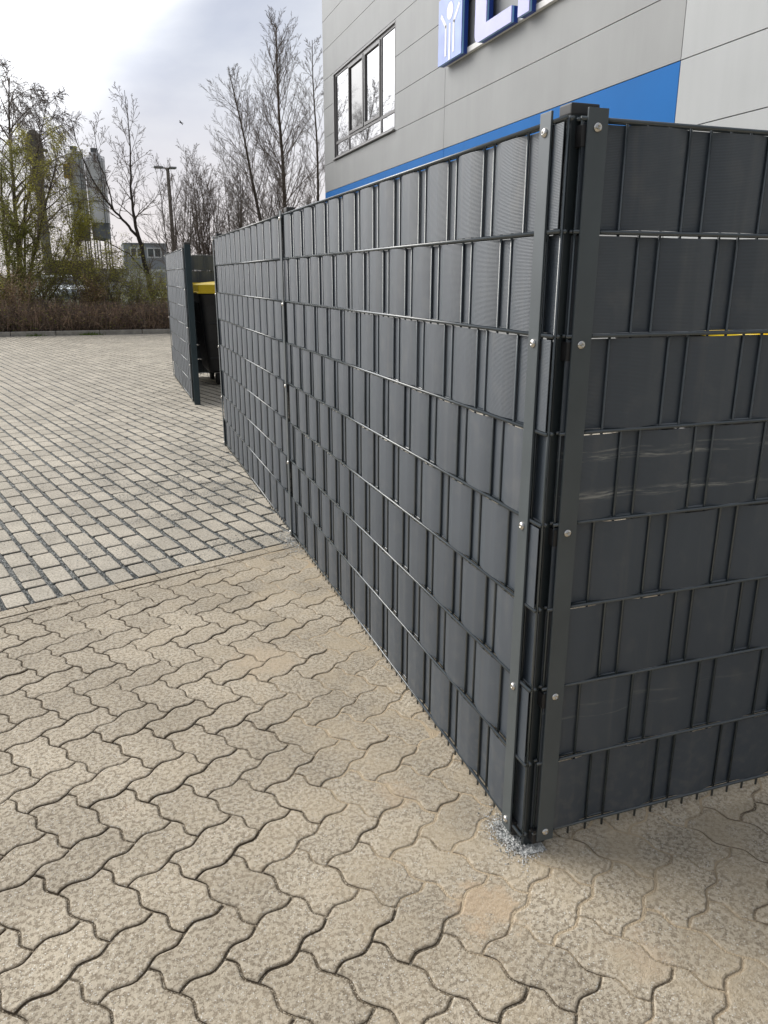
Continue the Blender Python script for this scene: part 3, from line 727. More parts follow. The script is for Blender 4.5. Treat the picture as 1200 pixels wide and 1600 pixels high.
# ------------------------------------------------------------------ building
BX = 6.0
bld = thing('industrial_building', 'large grey panel-clad building with a blue stripe behind the fence', 'building', (BX, 8, 0))
def rel(o): return o
yA, yB = -13.0, 23.77; zT = 12.0
wl = MB(); wl.box(.12, 16, yA-8, yB-8, -.1, zT-.02)
wl.build('core_wall', M_GROOVE, bld)
Z0 = 3.88; PH = .775
win = (17.47, 22.64, 4.675, 6.93)
vj = [7.37 + 7.17*k for k in range(-3, 2)]
ys = [yA] + [v for v in vj if yA < v < yB] + [yB]
pm = MB()
def pan(y0, y1, z0, z1, mi):
    gp = .006
    pm.box(0, .115, y0+gp-8, y1-gp-8, z0+gp, z1-gp, mi)
k = -5
while Z0 + k*PH < zT:
    z0 = max(0, Z0 + k*PH); z1 = min(zT, Z0 + (k+1)*PH)
    for a, b in zip(ys, ys[1:]):
        mi = 1 if b <= 7.4 else 0
        if k == -1 and a > 7.0: mi = 2
        if b > win[1] - 1 and a < win[0] and z1 > win[2] and z0 < win[3]:
            pan(a, win[0], z0, z1, mi); pan(win[1], b, z0, z1, mi)
            if z1 > win[3]: pan(win[0]-.012, win[1]+.012, win[3], z1, mi)
        else: pan(a, b, z0, z1, mi)
    k += 1
pm.box(-.03, 16.05, yA-8-.03, yB-8+.03, zT, zT+.12, 0)
pm.build('cladding', [M_FAC, M_FACL, M_BLUE], bld)
# end wall facing +Y
ew = MB()
for k in range(16): ew.box(.05, 15.98, yB-8+.001, yB-8+.03, k*PH+.006, (k+1)*PH-.006 if k < 15 else zT-.03)
ew.build('end_cladding', M_FAC, bld)
# window
Wy0, Wy1, Wz0, Wz1 = [a for a in win]
wf = MB(); fw_ = .075; xf0, xf1 = .035, .085
def bar(y0, y1, z0, z1, x0=.035, x1=.09): wf.box(x0-.0, x1, y0-8, y1-8, z0, z1)
bar(Wy0, Wy1, Wz1-fw_, Wz1); bar(Wy0, Wy1, Wz0+.03, Wz0+.03+fw_)
mull = [21.30, 19.90, 18.56]
bar(Wy0, Wy0+fw_, Wz0+.03+fw_, Wz1-fw_); bar(Wy1-fw_, Wy1, Wz0+.03+fw_, Wz1-fw_)
bar(21.26, 21.34, Wz0+.03+fw_, Wz1-fw_); bar(18.52, 18.60, Wz0+.03+fw_, Wz1-fw_)
bar(19.86, 19.94, 5.16, Wz1-fw_)
for a, b in ((21.34, Wy1-fw_), (18.60, 21.26), (Wy0+fw_, 18.52)): bar(a, b, 5.09, 5.16, .036, .088)
w_o = wf.build('window', M_FRAME, bld)
s_ = MB()
for a, b in ((18.60, 19.86), (19.94, 21.26)):      # opening sashes standing proud
    for (y0, y1, z0, z1) in ((a, b, 5.16, 5.23), (a, b, Wz1-fw_-.07, Wz1-fw_), (a, a+.065, 5.23, Wz1-fw_-.07), (b-.065, b, 5.23, Wz1-fw_-.07)):
        s_.box(.012, .06, y0-8, y1-8, z0, z1)
s_.build('sash', M_FRAME, w_o)
for a, b, z0, z1, m in ((21.34, Wy1-fw_, 5.16, Wz1-fw_, M_GLASS), (21.34, Wy1-fw_, Wz0+.105, 5.09, M_GLASS), (18.60, 21.26, Wz0+.105, 5.09, M_GLASS), (Wy0+fw_, 18.52, Wz0+.105, 5.09, M_GLASS), (Wy0+fw_, 18.52, 5.16, Wz1-fw_, M_GLASS), (18.665, 19.795, 5.23, Wz1-.145, M_GLASS), (20.005, 21.195, 5.23, Wz1-.145, M_GLASSD)):
    p = MB(); p.box(.055, .066, a-8, b-8, z0, z1); p.build('pane', m, w_o)
sl = MB(); sl.bbox(-.07, .09, Wy0-.04-8, Wy1+.04-8, Wz0-.005, Wz0+.027, .004); sl.build('sill', M_SILL, w_o)
rv = MB()
rv.box(-.004, .034, Wy0-8-.014, Wy0-8+.012, Wz0+.03, Wz1); rv.box(-.004, .034, Wy1-8-.012, Wy1-8+.014, Wz0+.03, Wz1); rv.box(-.006, .034, Wy0-8-.014, Wy1-8+.014, Wz1-.012, Wz1+.02)
rv.build('reveal', M_FRAME, w_o)
# ---- lettering and emblem on a rail; viewer looks toward +X, so world -Y is to the reader's right
def rd(y): return y - 8
sgx = -.20
def sign_plate(name, outline, holes_mat, parent, face, depth=.13):
    """outline in (y, z); extruded from x = sgx to sgx + depth; thin light edge layer behind the face."""
    mb = MB(); n = len(outline)
    if sum(outline[i-1][0]*outline[i][1]-outline[i][0]*outline[i-1][1] for i in range(n)) > 0: outline = outline[::-1]
    xs = [sgx, sgx+.022, sgx+.022, sgx+.05, sgx+.05, sgx+depth]
    L = []
    for x in xs: L.append([(x, rd(y), z) for y, z in outline])
    for li, (a, b, mi) in enumerate(((0, 1, 0), (2, 3, 2), (4, 5, 1))):
        vs = L[a] + L[b]; fs = [(i, (i+1) % n, n+(i+1) % n, n+i) for i in range(n)]
        mb.add(vs, fs, mi)
    mb.add(L[0], [tuple(range(n-1, -1, -1))], 0); mb.add(L[5], [tuple(range(n))], 1)
    return mb.build(name, [face, M_SIDE, M_EDGE], parent)
def rnd_rect(y0, y1, z0, z1): return [(y0, z0), (y1, z0), (y1, z1), (y0, z1)]
sign = thing('company_sign', 'blue and lilac raised lettering with a square figure emblem mounted on the grey facade', 'sign', (BX, 8, 0))
em = sign_plate('emblem', rnd_rect(13.37, 14.45, 5.33, 6.45), None, sign, M_EMB)
fg = MB(); X = sgx-.004
def ribbon(pts, w_):
    for (a, b) in zip(pts, pts[1:]):
        d = (Vector(b)-Vector(a)).normalized(); nn = Vector((-d.y, d.x))*w_/2
        q = [Vector(a)+nn, Vector(a)-nn, Vector(b)-nn, Vector(b)+nn]
        vs = [(X, rd(p.x), p.y) for p in q] + [(X+.012, rd(p.x), p.y) for p in q]
        fg.add(vs, [(0,1,2,3),(7,6,5,4),(0,4,5,1),(1,5,6,2),(2,6,7,3),(3,7,4,0)])
ribbon([(14.32, 6.17), (14.075, 5.93)], .075); ribbon([(14.085, 5.955), (14.085, 5.43)], .08)
ribbon([(13.90, 5.955), (13.90, 5.335)], .08)
ribbon([(13.72, 5.43), (13.72, 5.955)], .08); ribbon([(13.73, 5.93), (13.48, 6.175)], .075)
vs = []
for k in range(24): an = 2*math.pi*k/24; vs.append((X, rd(13.905 + .145*math.cos(an)), 6.155 + .145*math.sin(an)))
vs += [(X+.012, v[1], v[2]) for v in vs[:24]]
fg.add(vs, [tuple(range(24)), tuple(range(47, 23, -1))] + [(i, 24+i, 24+(i+1) % 24, (i+1) % 24) for i in range(24)])
fg.build('figure_mark', M_WHITE, em)
# letter L with a rounded lower left corner
ol = [(12.80, 6.45), (12.80, 5.50)]
for k in range(7): an = R(k*15); ol.append((12.80 - .15 + .15*math.cos(an), 5.33+.15 - .15*math.sin(an)))
ol += [(11.44, 5.33), (11.44, 5.565), (12.36, 5.565), (12.36, 6.45)]
sign_plate('letter', ol, None, sign, M_LIL)
sign_plate('letter', rnd_rect(10.86, 11.22, 5.33, 6.45), None, sign, M_LIL)
rl = MB(); rl.box(-.075, .0, rd(9.2), rd(14.40), 5.34, 5.43); rl.box(-.075, .0, rd(9.2), rd(14.40), 6.30, 6.38); rl.build('mounting_rail', M_RAIL, sign)

# ------------------------------------------------------------------ trees
def perp(d, rn):
    a = d.orthogonal().normalized(); b = d.cross(a); an = rn.uniform(0, 6.283)
    return a*math.cos(an) + b*math.sin(an)
def grow(T, C, p, d, L, r, lev, P, rn):
    """limb from p along d; children spread off it; T trunk builder, C crown builder"""
    n = max(3, int(L/P['seg'][min(lev, len(P['seg'])-1)])); pts = [p.copy()]; rad = [r]; q = p.copy(); dd = d.copy(); st = L/n
    for i in range(n):
        dd = (dd + perp(dd, rn)*P['wob']*(.35 if lev == 0 else 1)*rn.random() + Vector((0, 0, P['up'][min(lev, len(P['up'])-1)]*st))).normalized()
        if lev == 0: dd = (dd*.8 + (p + d*L - q).normalized()*.2).normalized()
        q = q + dd*st; pts.append(q.copy()); rad.append(max(P['rmin'], r*(1-(i+1)/n*0.86)))
    (T if lev <= P.get('tlev', 0) else C).tube(pts, rad, 6 if r > .03 else (4 if r > .010 else 3), caps=False)
    if lev >= P['levels']:
        if P.get('leaf'):
            for k in range(P['leaf']):
                a = pts[rn.randint(1, n)]; s_ = rn.uniform(.5, 1.2)*P['lsize']
                c = a + Vector((rn.gauss(0, .05), rn.gauss(0, .05), rn.gauss(0, .05))); u1 = perp(Vector((0, 0, 1)), rn)*s_; v1 = (perp(dd, rn) + Vector((0, 0, .3)))*s_*.7
                P['leaves'].add([c-u1, c+v1*.6, c+u1, c-v1*.6], [(0, 1, 2, 3)])
        return
    nc = P['kids'][min(lev, len(P['kids'])-1)]; t0 = P['t0'][min(lev, len(P['t0'])-1)]
    nc = max(1, int(nc*(0.8+0.4*rn.random())))
    for k in range(nc):
        t = t0 + (1-t0)*(k+rn.random())/nc; t = min(t, .985)
        i = int(t*n); f = t*n - i; a = pts[i].lerp(pts[min(i+1, n)], f); ax = (pts[min(i+1, n)]-pts[i]).normalized()
        ang = R(rn.uniform(*P['ang'][min(lev, len(P['ang'])-1)]))
        cdn = (ax*math.cos(ang) + perp(ax, rn)*math.sin(ang)).normalized()
        prof = P['prof'](t) if lev == 0 and 'prof' in P else (1 - t*0.55)
        cl = L*P['ratio'][min(lev, len(P['ratio'])-1)]*prof*rn.uniform(.75, 1.15)
        cr = max(P['rmin'], min(r*(1-t*.86)*.75, r*P['rr'][min(lev, len(P['rr'])-1)]*(1-t*.5)))
        grow(T, C, a, cdn, cl, cr, lev+1, P, rn)
def finish(root, T, C, P, bark, twig, leafm):
    T.build('trunk', bark, root, smooth=True)
    if 'leaves' in P and P['leaves'].v:
        o = len(C.f); off = len(C.v); C.v += P['leaves'].v; C.f += [tuple(i+off for i in f) for f in P['leaves'].f]; C.m += [1]*len(P['leaves'].f); C.t += P['leaves'].t
        C.build('crown', [twig, leafm], root)
    else: C.build('crown', twig, root)
def tree(label, base, top, P, seed, stems=None, bark=None, twig=None, leafm=None, r0=.1, cat='tree', name='bare_tree', group='bare trees beyond the hedge'):
    rn = random.Random(seed); base = Vector(base); top = Vector(top)
    root = thing(name, label, cat, base, group)
    T, C = MB(), MB(); P = dict(P)
    if P.get('leaf'): P['leaves'] = MB()
    if stems:
        for (b_, t_, rr) in stems:
            v = Vector(t_)-Vector(b_); grow(T, C, Vector(b_)-base, v.normalized(), v.length, rr, 0, P, rn)
    else:
        v = top-base; grow(T, C, Vector((0, 0, 0)), v.normalized(), v.length, r0, 0, P, rn)
    finish(root, T, C, P, bark or M_BARK, twig or M_TWIG, leafm)
    return root
P_TALL = dict(seg=[.35, .22, .14, .10], wob=.14, up=[0, .30, .5, .3], rmin=.0030, levels=3, kids=[60, 13, 8], t0=[.22, .15, .15], ang=[(28, 50), (22, 45), (20, 45)], ratio=[.33, .36, .45], rr=[.20, .5, .6], prof=lambda t: (1-t)**.62*1.05+.10, tlev=0)
P_ROUND = dict(seg=[.35, .22, .15, .13], wob=.16, up=[0, .3, .3, .2], rmin=.0040, levels=3, kids=[22, 10, 6], t0=[.28, .15, .15], ang=[(30, 55), (28, 55), (25, 50)], ratio=[.42, .40, .45], rr=[.45, .5, .6], prof=lambda t: (1-t)**.5*1.05+.15, tlev=0)
P_STEM = dict(seg=[.3, .16, .12], wob=.15, up=[0, .35, .4], rmin=.0032, levels=3, kids=[15, 8, 4], t0=[.2, .15], ang=[(22, 45), (22, 45)], ratio=[.34, .42], rr=[.5, .6], prof=lambda t: (1-t)**.5+.12, tlev=0)
P_WEEP = dict(seg=[.35, .2, .13, .13], wob=.10, up=[0, -.35, -3.0, -5.0], rmin=.0040, levels=3, kids=[22, 16, 8], t0=[.35, .2, .1], ang=[(28, 48), (30, 70), (20, 50)], ratio=[.38, .50, .6], rr=[.40, .4, .6], prof=lambda t: (1-t)**.4+.12, tlev=0)
P_BUD = dict(seg=[.3, .2, .14, .12], wob=.35, up=[0, .3, .2, 0], rmin=.0035, levels=3, kids=[18, 9, 5], t0=[.22, .15, .1], ang=[(25, 55), (28, 60), (28, 60)], ratio=[.40, .42, .45], rr=[.5, .5, .6], prof=lambda t: (1-t)**.4+.2, tlev=0, leaf=13, lsize=.024)
tree('tallest bare tree, slender and pointed, left of the grey building', (5.50, 27, 0), (5.28, 27, 9.3), P_TALL, 11, r0=.11)
tree('bare tree with a leaning trunk just left of the tallest tree', (4.75, 26.2, 0), (3.62, 26.2, 7.5), dict(P_TALL, kids=[50, 13, 8], ratio=[.36, .38, .45]), 5, r0=.09, twig=M_TWIGG)
tree('slim bare tree half hidden by the corner of the grey building', (6.15, 25, 0), (5.98, 25, 8.4), dict(P_TALL, kids=[44, 12, 7], ratio=[.24, .36, .45]), 21, r0=.07, twig=M_TWIGG)
# forked tree in front of the silos
rn = random.Random(9)
fk = thing('bare_tree', 'bare forked tree with dark curving limbs standing right of the silos', 'tree', (.55, 22, 0), 'bare trees beyond the hedge')
T, C = MB(), MB(); b0 = Vector((.55, 22, 0))
def path(pts, r0, r1, kids, L, mb=T, C=C, lv=2, P=P_STEM, rn=rn, t0=.25):
    pts = [Vector(p) for p in pts]
    sm = []
    for a, b in zip(pts, pts[1:]):
        for k in range(4): sm.append(a.lerp(b, k/4) + Vector((rn.gauss(0, .012), rn.gauss(0, .03), rn.gauss(0, .012))))
    sm.append(pts[-1]); n = len(sm)
    mb.tube([p-b0 for p in sm], [r0+(r1-r0)*i/(n-1) for i in range(n)], 8, caps=False)
    for k in range(kids):
        t = t0 + (1-t0)*(k+.5)/kids; i = min(n-2, int(t*(n-1))); ax = (sm[i+1]-sm[i]).normalized(); ang = R(rn.uniform(25, 60))
        dn = (ax*math.cos(ang)+perp(ax, rn)*math.sin(ang)).normalized()
        grow(C, C, sm[i]-b0, dn, L*rn.uniform(.6, 1.2)*(1.15-t*.6), max(.006, (r0+(r1-r0)*t)*.5), 1, P, rn)
PF = dict(P_STEM, levels=3, kids=[8, 7, 5], ratio=[.5, .5, .5], ang=[(25, 50)]*3, wob=.3, rmin=.0042)
path([(.55, 22, 0), (.49, 22, .72), (.38, 22, 1.45), (.22, 22, 2.4)], .075, .055, 3, 1.0, P=PF, t0=.4)
path([(.22, 22, 2.4), (.14, 22, 2.9), (.13, 22, 3.7), (.20, 22, 4.65), (.18, 22, 6.0)], .048, .006, 19, 1.35, P=PF, t0=.2)
path([(.22, 22, 2.4), (-.08, 22.1, 2.78), (-.36, 22.1, 3.08), (-.74, 22.2, 3.68), (-1.05, 22.2, 4.5), (-1.22, 22.2, 5.3)], .040, .006, 16, 1.2, P=PF, t0=.25)
path([(-.36, 22.1, 3.08), (-.42, 22.1, 3.6), (-.62, 22.0, 4.3), (-.66, 22, 5.1)], .022, .005, 10, .9, P=PF)
path([(.38, 22, 1.45), (-.1, 21.6, 1.95), (-.6, 21.3, 2.25), (-1.3, 21.2, 2.35)], .022, .006, 8, .7, P=PF)
T.build('trunk', M_BARKD, fk, smooth=True); C.build('crown', M_TWIG, fk)
tree('weeping bare tree with drooping twigs at the left edge', (-3.1, 24, 0), (-2.62, 24, 6.6), P_WEEP, 31, stems=[((-3.1, 24, 0), (-2.66, 24, 6.5), .10), ((-2.95, 24, 2.2), (-1.75, 24, 6.15), .05), ((-3.0, 24, 2.6), (-4.1, 24, 6.2), .05)], twig=M_TWIGG)
tree('budding tree with yellow-green leaves and several dark stems, in front of the left silos', (-2.9, 22, 0), (-2, 22, 4), P_BUD, 41,
     stems=[((-2.95, 22, 0), (-1.72, 22, 4.5), .065), ((-2.85, 22, 0), (-1.2, 22.2, 3.3), .05), ((-3.0, 22, 0), (-2.35, 22.2, 4.3), .055), ((-2.75, 22, .0), (-1.0, 21.8, 2.6), .035)], bark=M_BARKD, twig=M_TWIG, leafm=M_LEAF, name='budding_tree', group=None)
tree('budding green tree cut by the left edge of the view', (-3.25, 21.6, 0), (-2.9, 21.6, 3.9), P_BUD, 43,
     stems=[((-3.25, 21.6, 0), (-2.88, 21.6, 4.2), .06), ((-3.35, 21.6, 0), (-3.7, 21.7, 3.9), .05), ((-3.2, 21.5, 0), (-2.7, 21.3, 2.4), .03)], bark=M_BARKG, twig=M_TWIG, leafm=M_LEAFD, name='budding_tree', group=None)
# upright bare shrubs right of the forked tree
P_SH = dict(P_STEM, kids=[15, 8, 4], wob=.16, ratio=[.34, .42, .5])
def fan(cx_, cy_, n, h, sp, rn, r=.03):
    return [((cx_+rn.gauss(0, .12), cy_+rn.gauss(0, .3), 0), (cx_+rn.gauss(0, 1)*sp, cy_+rn.gauss(0, .5), h*rn.uniform(.72, 1.0)), r*rn.uniform(.7, 1.2)) for _ in range(n)]
for i, (cx_, cy_, n, h, sp, lab) in enumerate((
    (1.55, 25.5, 8, 5.2, .42, 'cluster of thin bare stems behind the street lamp'),
    (2.55, 26.0, 10, 5.6, .5, 'tall many-stemmed bare shrub above the yellow bin lid'),
    (3.55, 27.0, 8, 5.4, .5, 'many-stemmed bare shrub above the far end of the long fence'),
    (5.0, 28.5, 7, 5.0, .7, 'bare shrub between the trunks of the two tall trees'),
    (6.6, 28.5, 7, 5.0, .5, 'bare stems beside the corner of the grey building'))):
    rn2 = random.Random(60+i)
    tree(lab, (cx_, cy_, 0), (cx_, cy_, h), P_SH, 70+i, stems=fan(cx_, cy_, n, h, sp, rn2, .032), bark=M_BARK, twig=(M_TWIGG, M_TWIG)[i % 2], cat='shrub', name='bare_shrub', group='many-stemmed bare shrubs')
# lower green and tan shrubs behind the hedge
P_GR = dict(seg=[.2, .14, .10], wob=.2, up=[0, .05, 0], rmin=.0032, levels=2, kids=[12, 6], t0=[.12, .1], ang=[(25, 60), (30, 65)], ratio=[.42, .5], rr=[.6, .6], prof=lambda t: 1.1-t*.5, tlev=0, leaf=3, lsize=.024)
for i, (cx_, cy_, n, h, sp, tw, lf, lab) in enumerate((
    (-3.3, 20.9, 16, 1.55, .5, M_TWIG, M_LEAF, 'low green leafy shrub at the far left behind the kerb'),
    (-2.35, 21.2, 14, 1.75, .5, M_TWIG, M_LEAFD, 'dark green shrub below the budding tree'),
    (-1.45, 21.2, 16, 2.3, .55, M_TWIG, M_LEAF, 'green shrub with arching branches left of the forked tree'),
    (-.65, 21.0, 14, 2.0, .5, M_TWIG, M_LEAF, 'pale green shrub against the foot of the silos'),
    (-.05, 21.0, 12, 1.6, .4, M_TWIG, M_LEAFD, 'green shrub just left of the forked trunk'),
    (.75, 20.9, 10, 1.3, .35, M_TWIGB, M_LEAF, 'thin green shrub beside the far fence panel'),
    (-1.15, 20.6, 14, 1.25, .18, M_TWIGB, M_LEAFB, 'clump of tan upright stalks behind the hedge'),
    (-2.8, 20.5, 14, 1.35, .25, M_TWIGR, M_LEAFB, 'reddish stalks at the left behind the hedge'))):
    rn2 = random.Random(160+i)
    tree(lab, (cx_, cy_, 0), (cx_, cy_, h), dict(P_GR, leaf=(9 if lf in (M_LEAF, M_LEAFD) else 2)), 170+i, stems=fan(cx_, cy_, n, h, sp, rn2, .014), bark=tw, twig=tw, leafm=lf, cat='shrub', name='leafy_shrub', group='shrubs behind the hedge')
# hedge
rn = random.Random(5)
hd = thing('hedge', 'low reddish brown twiggy hedge along the far kerb', 'hedge', (0, 0, 0))
tw, lf = MB(), MB()
for i in range(17000):
    x = rn.uniform(-6.0, 3.2) ; y = rn.gauss(20.05, .24)
    y = max(19.52, min(20.7, y)); green = smooth(-1.6, -3.0, x + rn.gauss(0, .5))
    hh = (.80 + .12*mn.noise((x*1.3, y, 0)) + .10*mn.noise((x*5, y*5, 3))) * rn.uniform(.5, 1.08)
    z0 = rn.uniform(0, 1)**1.6*.6*hh
    p = Vector((x, y, z0)); q = p + Vector((rn.gauss(0, .17), rn.gauss(0, .15), (hh-z0)*rn.uniform(.35, 1)))
    m_ = p.lerp(q, .5) + Vector((rn.gauss(0, .03), rn.gauss(0, .03), 0))
    tw.tube([p, m_, q], [.0055, .0045, .0025], 3, mi=rn.choice((0, 0, 1)), caps=False)
    for k in range(4):
        a = p.lerp(q, rn.random()); b = a + Vector((rn.gauss(0, .09), rn.gauss(0, .08), rn.uniform(-.02, .09)))
        tw.tube([a, b], [.0028, .0018], 3, mi=rn.choice((0, 1, 1)), caps=False)
    for k in range(3):
        c = p.lerp(q, rn.random()) + Vector((rn.gauss(0, .03), rn.gauss(0, .03), rn.gauss(0, .02))); s_ = rn.uniform(.010, .026)
        u1 = perp(Vector((0, 0, 1)), rn)*s_; v1 = perp(u1.normalized(), rn)*s_*.7
        lf.add([c-u1, c+v1, c+u1, c-v1], [(0, 1, 2, 3)], mi=(1 if rn.random() < green*.7+.22 else 0))
tw.build('stems', [M_TWIGR, M_TWIG], hd); lf.build('foliage', [M_LEAFB, M_LEAFD], hd)
# tufts of weed at the kerb
wd = MB()
for cx_ in (-2.47, -1.22, -1.30, -1.12):
    for k in range(60):
        x = cx_ + rn.gauss(0, .09); y = 19.26 + rn.gauss(0, .03); h = rn.uniform(.02, .09); a = rn.uniform(0, 6.28)
        wd.add([(x-.006, y, 0), (x+.006, y, 0), (x+.03*math.cos(a), y+.03*math.sin(a), h)], [(0, 1, 2)])
tag(wd.build('weeds', mat('weed', (.10, .15, .02), .8, noise=(5, .3))), 'small green weeds growing at the foot of the far kerb', 'weeds', kind='stuff')

# ------------------------------------------------------------------ street lamp
sl_ = thing('street_lamp', 'tall wooden-coloured lamp mast with two short arms behind the bare shrubs', 'lamp', (3.1, 45, 0))
M_MAST = mat('weathered_mast', (0.12, 0.105, 0.085), .8, noise=(4, .3)); M_LAMP = mat('lamp_head_metal', (0.33, .34, .35), .5, noise=(6, .1))
m = MB(); m.tube([(0, 0, 0), (-.03, 0, 6.95)], [.13, .085], 12); m.build('mast', M_MAST, sl_, smooth=True)
m = MB(); m.tube([(-.40, 0, 6.95), (.2, 0, 6.92)], .035, 8); m.build('arm', M_MAST, sl_)
for x0, x1 in ((-.75, -.25), (.02, .44)):
    m = MB(); m.bbox(x0, x1, -.14, .14, 6.93, 7.02, .03); m.bbox(x0+.06, x1-.06, -.1, .1, 6.90, 6.93, .01); m.build('lamp_head', M_LAMP, sl_)

# ------------------------------------------------------------------ buildings and plant far behind
M_DG = mat('dark_grey_render', (0.34, 0.36, 0.39), .8, noise=(.7, .06)); M_LG = mat('white_render', (0.70, 0.70, 0.69), .8, noise=(.7, .05))
M_GLD = mat('dark_glass', (0.10, 0.11, 0.11), .15, noise=(2, .3))
of = thing('office_block', 'small dark grey two-storey office block with white framed windows beyond the trees', 'building', (2.0, 100, 0))
m = MB(); m.box(0, 4.95, 0, 8, 2.25, 5.1); m.box(-.08, 5.03, -.08, 8.08, 5.1, 5.22); m.build('upper_storey', M_DG, of)
m = MB(); m.box(.05, 4.9, .05, 8, -.1, 2.25); m.build('lower_storey', M_LG, of)
m = MB(); m.box(3.35, 4.86, .0, .04, -.05, 1.9); m.build('door', M_DG, of)
for xa, xb in ((.72, 2.24), (2.62, 4.30)):
    m = MB(); z0, z1 = 3.55, 4.70; t_ = .13
    for (a, b, c, d) in ((xa, xb, z0, z0+t_), (xa, xb, z1-t_, z1), (xa, xa+t_, z0+t_, z1-t_), (xb-t_, xb, z0+t_, z1-t_), ((xa+xb)/2-.08, (xa+xb)/2+.08, z0+t_, z1-t_)): m.box(a, b, -.06, .0, c, d)
    wo = m.build('window', M_WHITE, of)
    m = MB()
    for a, b in ((xa+t_, (xa+xb)/2-.08), ((xa+xb)/2+.08, xb-t_)): m.box(a, b, -.03, -.002, z0+t_, z1-t_)
    m.build('pane', M_GLD, wo)
m = MB()
for (a, b, c, d) in ((3.62, 4.45, 2.05, 2.2), (3.62, 3.75, 1.95, 2.05), (4.32, 4.45, 1.95, 2.05)): m.box(a, b, -.05, .045, c, d)
m.build('door_canopy', M_WHITE, of)
wh = thing('low_building', 'low white building with a flat roof, glimpsed through the shrubs', 'building', (-4.5, 82, 0))
m = MB(); m.box(0, 6.2, 0, 6, -.1, 2.0); m.build('wall', M_LG, wh)
m = MB(); m.box(-.15, 6.35, -.3, 6.1, 2.0, 2.14); m.build('roof', mat('roof_edge', (.25, .25, .24), .7, noise=(1, .1)), wh)
for xa in (.8, 2.6, 4.4):
    m = MB(); m.box(xa, xa+.9, -.03, .0, .9, 1.6); m.build('window', M_GLD, wh)
ct = thing('storage_container', 'long olive green container behind the shrubs at the left', 'container', (-4.05, 60, 0))
M_OL = mat('olive_paint', (.10, .105, .035), .7, noise=(1.5, .15))
m = MB(); m.box(0, 2.8, 0, 2.4, .1, 2.38); m.build('body', M_OL, ct)
m = MB()
for k in range(14): m.box(.05+k*.2, .15+k*.2, -.03, 0, .2, 2.28)
m.build('corrugation', M_OL, ct)
m = MB(); m.box(-.03, 2.83, -.04, 2.43, 2.38, 2.46); m.box(-.03, 2.83, -.04, 2.43, .0, .1); m.build('frame', M_OL, ct)
# parked car
M_CARP = mat('silver_car_paint', (.52, .58, .60), .28, metal=.3, noise=(3, .03), coat=.5)
def car(loc, rz, label):
    root = thing('parked_car', label, 'car', loc, None, rz)
    prof = [(-2.0, .32), (-2.05, .62), (-1.95, .86), (-1.75, .93), (-1.35, 1.36), (-.9, 1.45), (.25, 1.44), (.55, 1.36), (1.15, .98), (1.95, .80), (2.08, .60), (2.05, .32)]
    mb = MB(); vs = []; n = len(prof)
    for (yy, tuck) in ((-.82, 1), (-.86, 0), (.86, 0), (.82, 1)):
        for (x, z) in prof:
            k = max(0, (z-.9)/.55); y = yy*(1-.17*k); vs.append((x*(1-.01*tuck), y, z))
    fs = []
    for l in range(3):
        for i in range(n): j = (i+1) % n; fs.append((l*n+i, l*n+j, (l+1)*n+j, (l+1)*n+i))
    fs += [tuple(range(n-1, -1, -1)), tuple(3*n+i for i in range(n))]
    mb.add(vs, fs); mb.build('body', M_CARP, root)
    for s_ in (-1, 1):
        w_ = MB(); y0 = s_*.862; y1 = s_*.74
        w_.add([(-1.5, y0*.985, .96), (.95, y0*.985, .96), (.35, y1, 1.37), (-1.15, y1, 1.37)], [(0, 1, 2, 3)]); w_.build('side_window', M_GLD, root)
    w_ = MB(); w_.add([(1.12, -.70, 1.0), (1.12, .70, 1.0), (.60, .62, 1.355), (.60, -.62, 1.355)], [(0, 1, 2, 3)]); 
    for v in range(4): x, y, z = w_.v[v]; w_.v[v] = (x+.01, y, z+.012)
    w_.build('windscreen', M_GLASSD, root)
    w_ = MB(); w_.add([(-1.70, -.70, .99), (-1.70, .70, .99), (-1.38, .62, 1.33), (-1.38, -.62, 1.33)], [(0, 1, 2, 3)])
    for v in range(4): x, y, z = w_.v[v]; w_.v[v] = (x-.02, y, z+.012)
    w_.build('rear_window', M_GLD, root)
    for x in (-1.3, 1.3):
        for s_ in (-1, 1):
            q = MB(); q.cyl((x, s_*.70, .31), (0, s_, 0), .31, .18, 20); ty = q.build('wheel', M_RUB, root)
            q = MB(); q.cyl((x, s_*.865, .31), (0, s_, 0), .19, .02, 16); q.build('rim', M_ZINC, ty)
    for s_ in (-1, 1):
        q = MB(); q.bbox(1.93, 2.07, s_*.62-.15, s_*.62+.15, .62, .74, .02); q.build('headlight', M_WHITE, root)
    return root
car((-3.0, 42, 0), R(-60), 'silver car parked behind the shrubs, only its windscreen and bonnet glinting through')
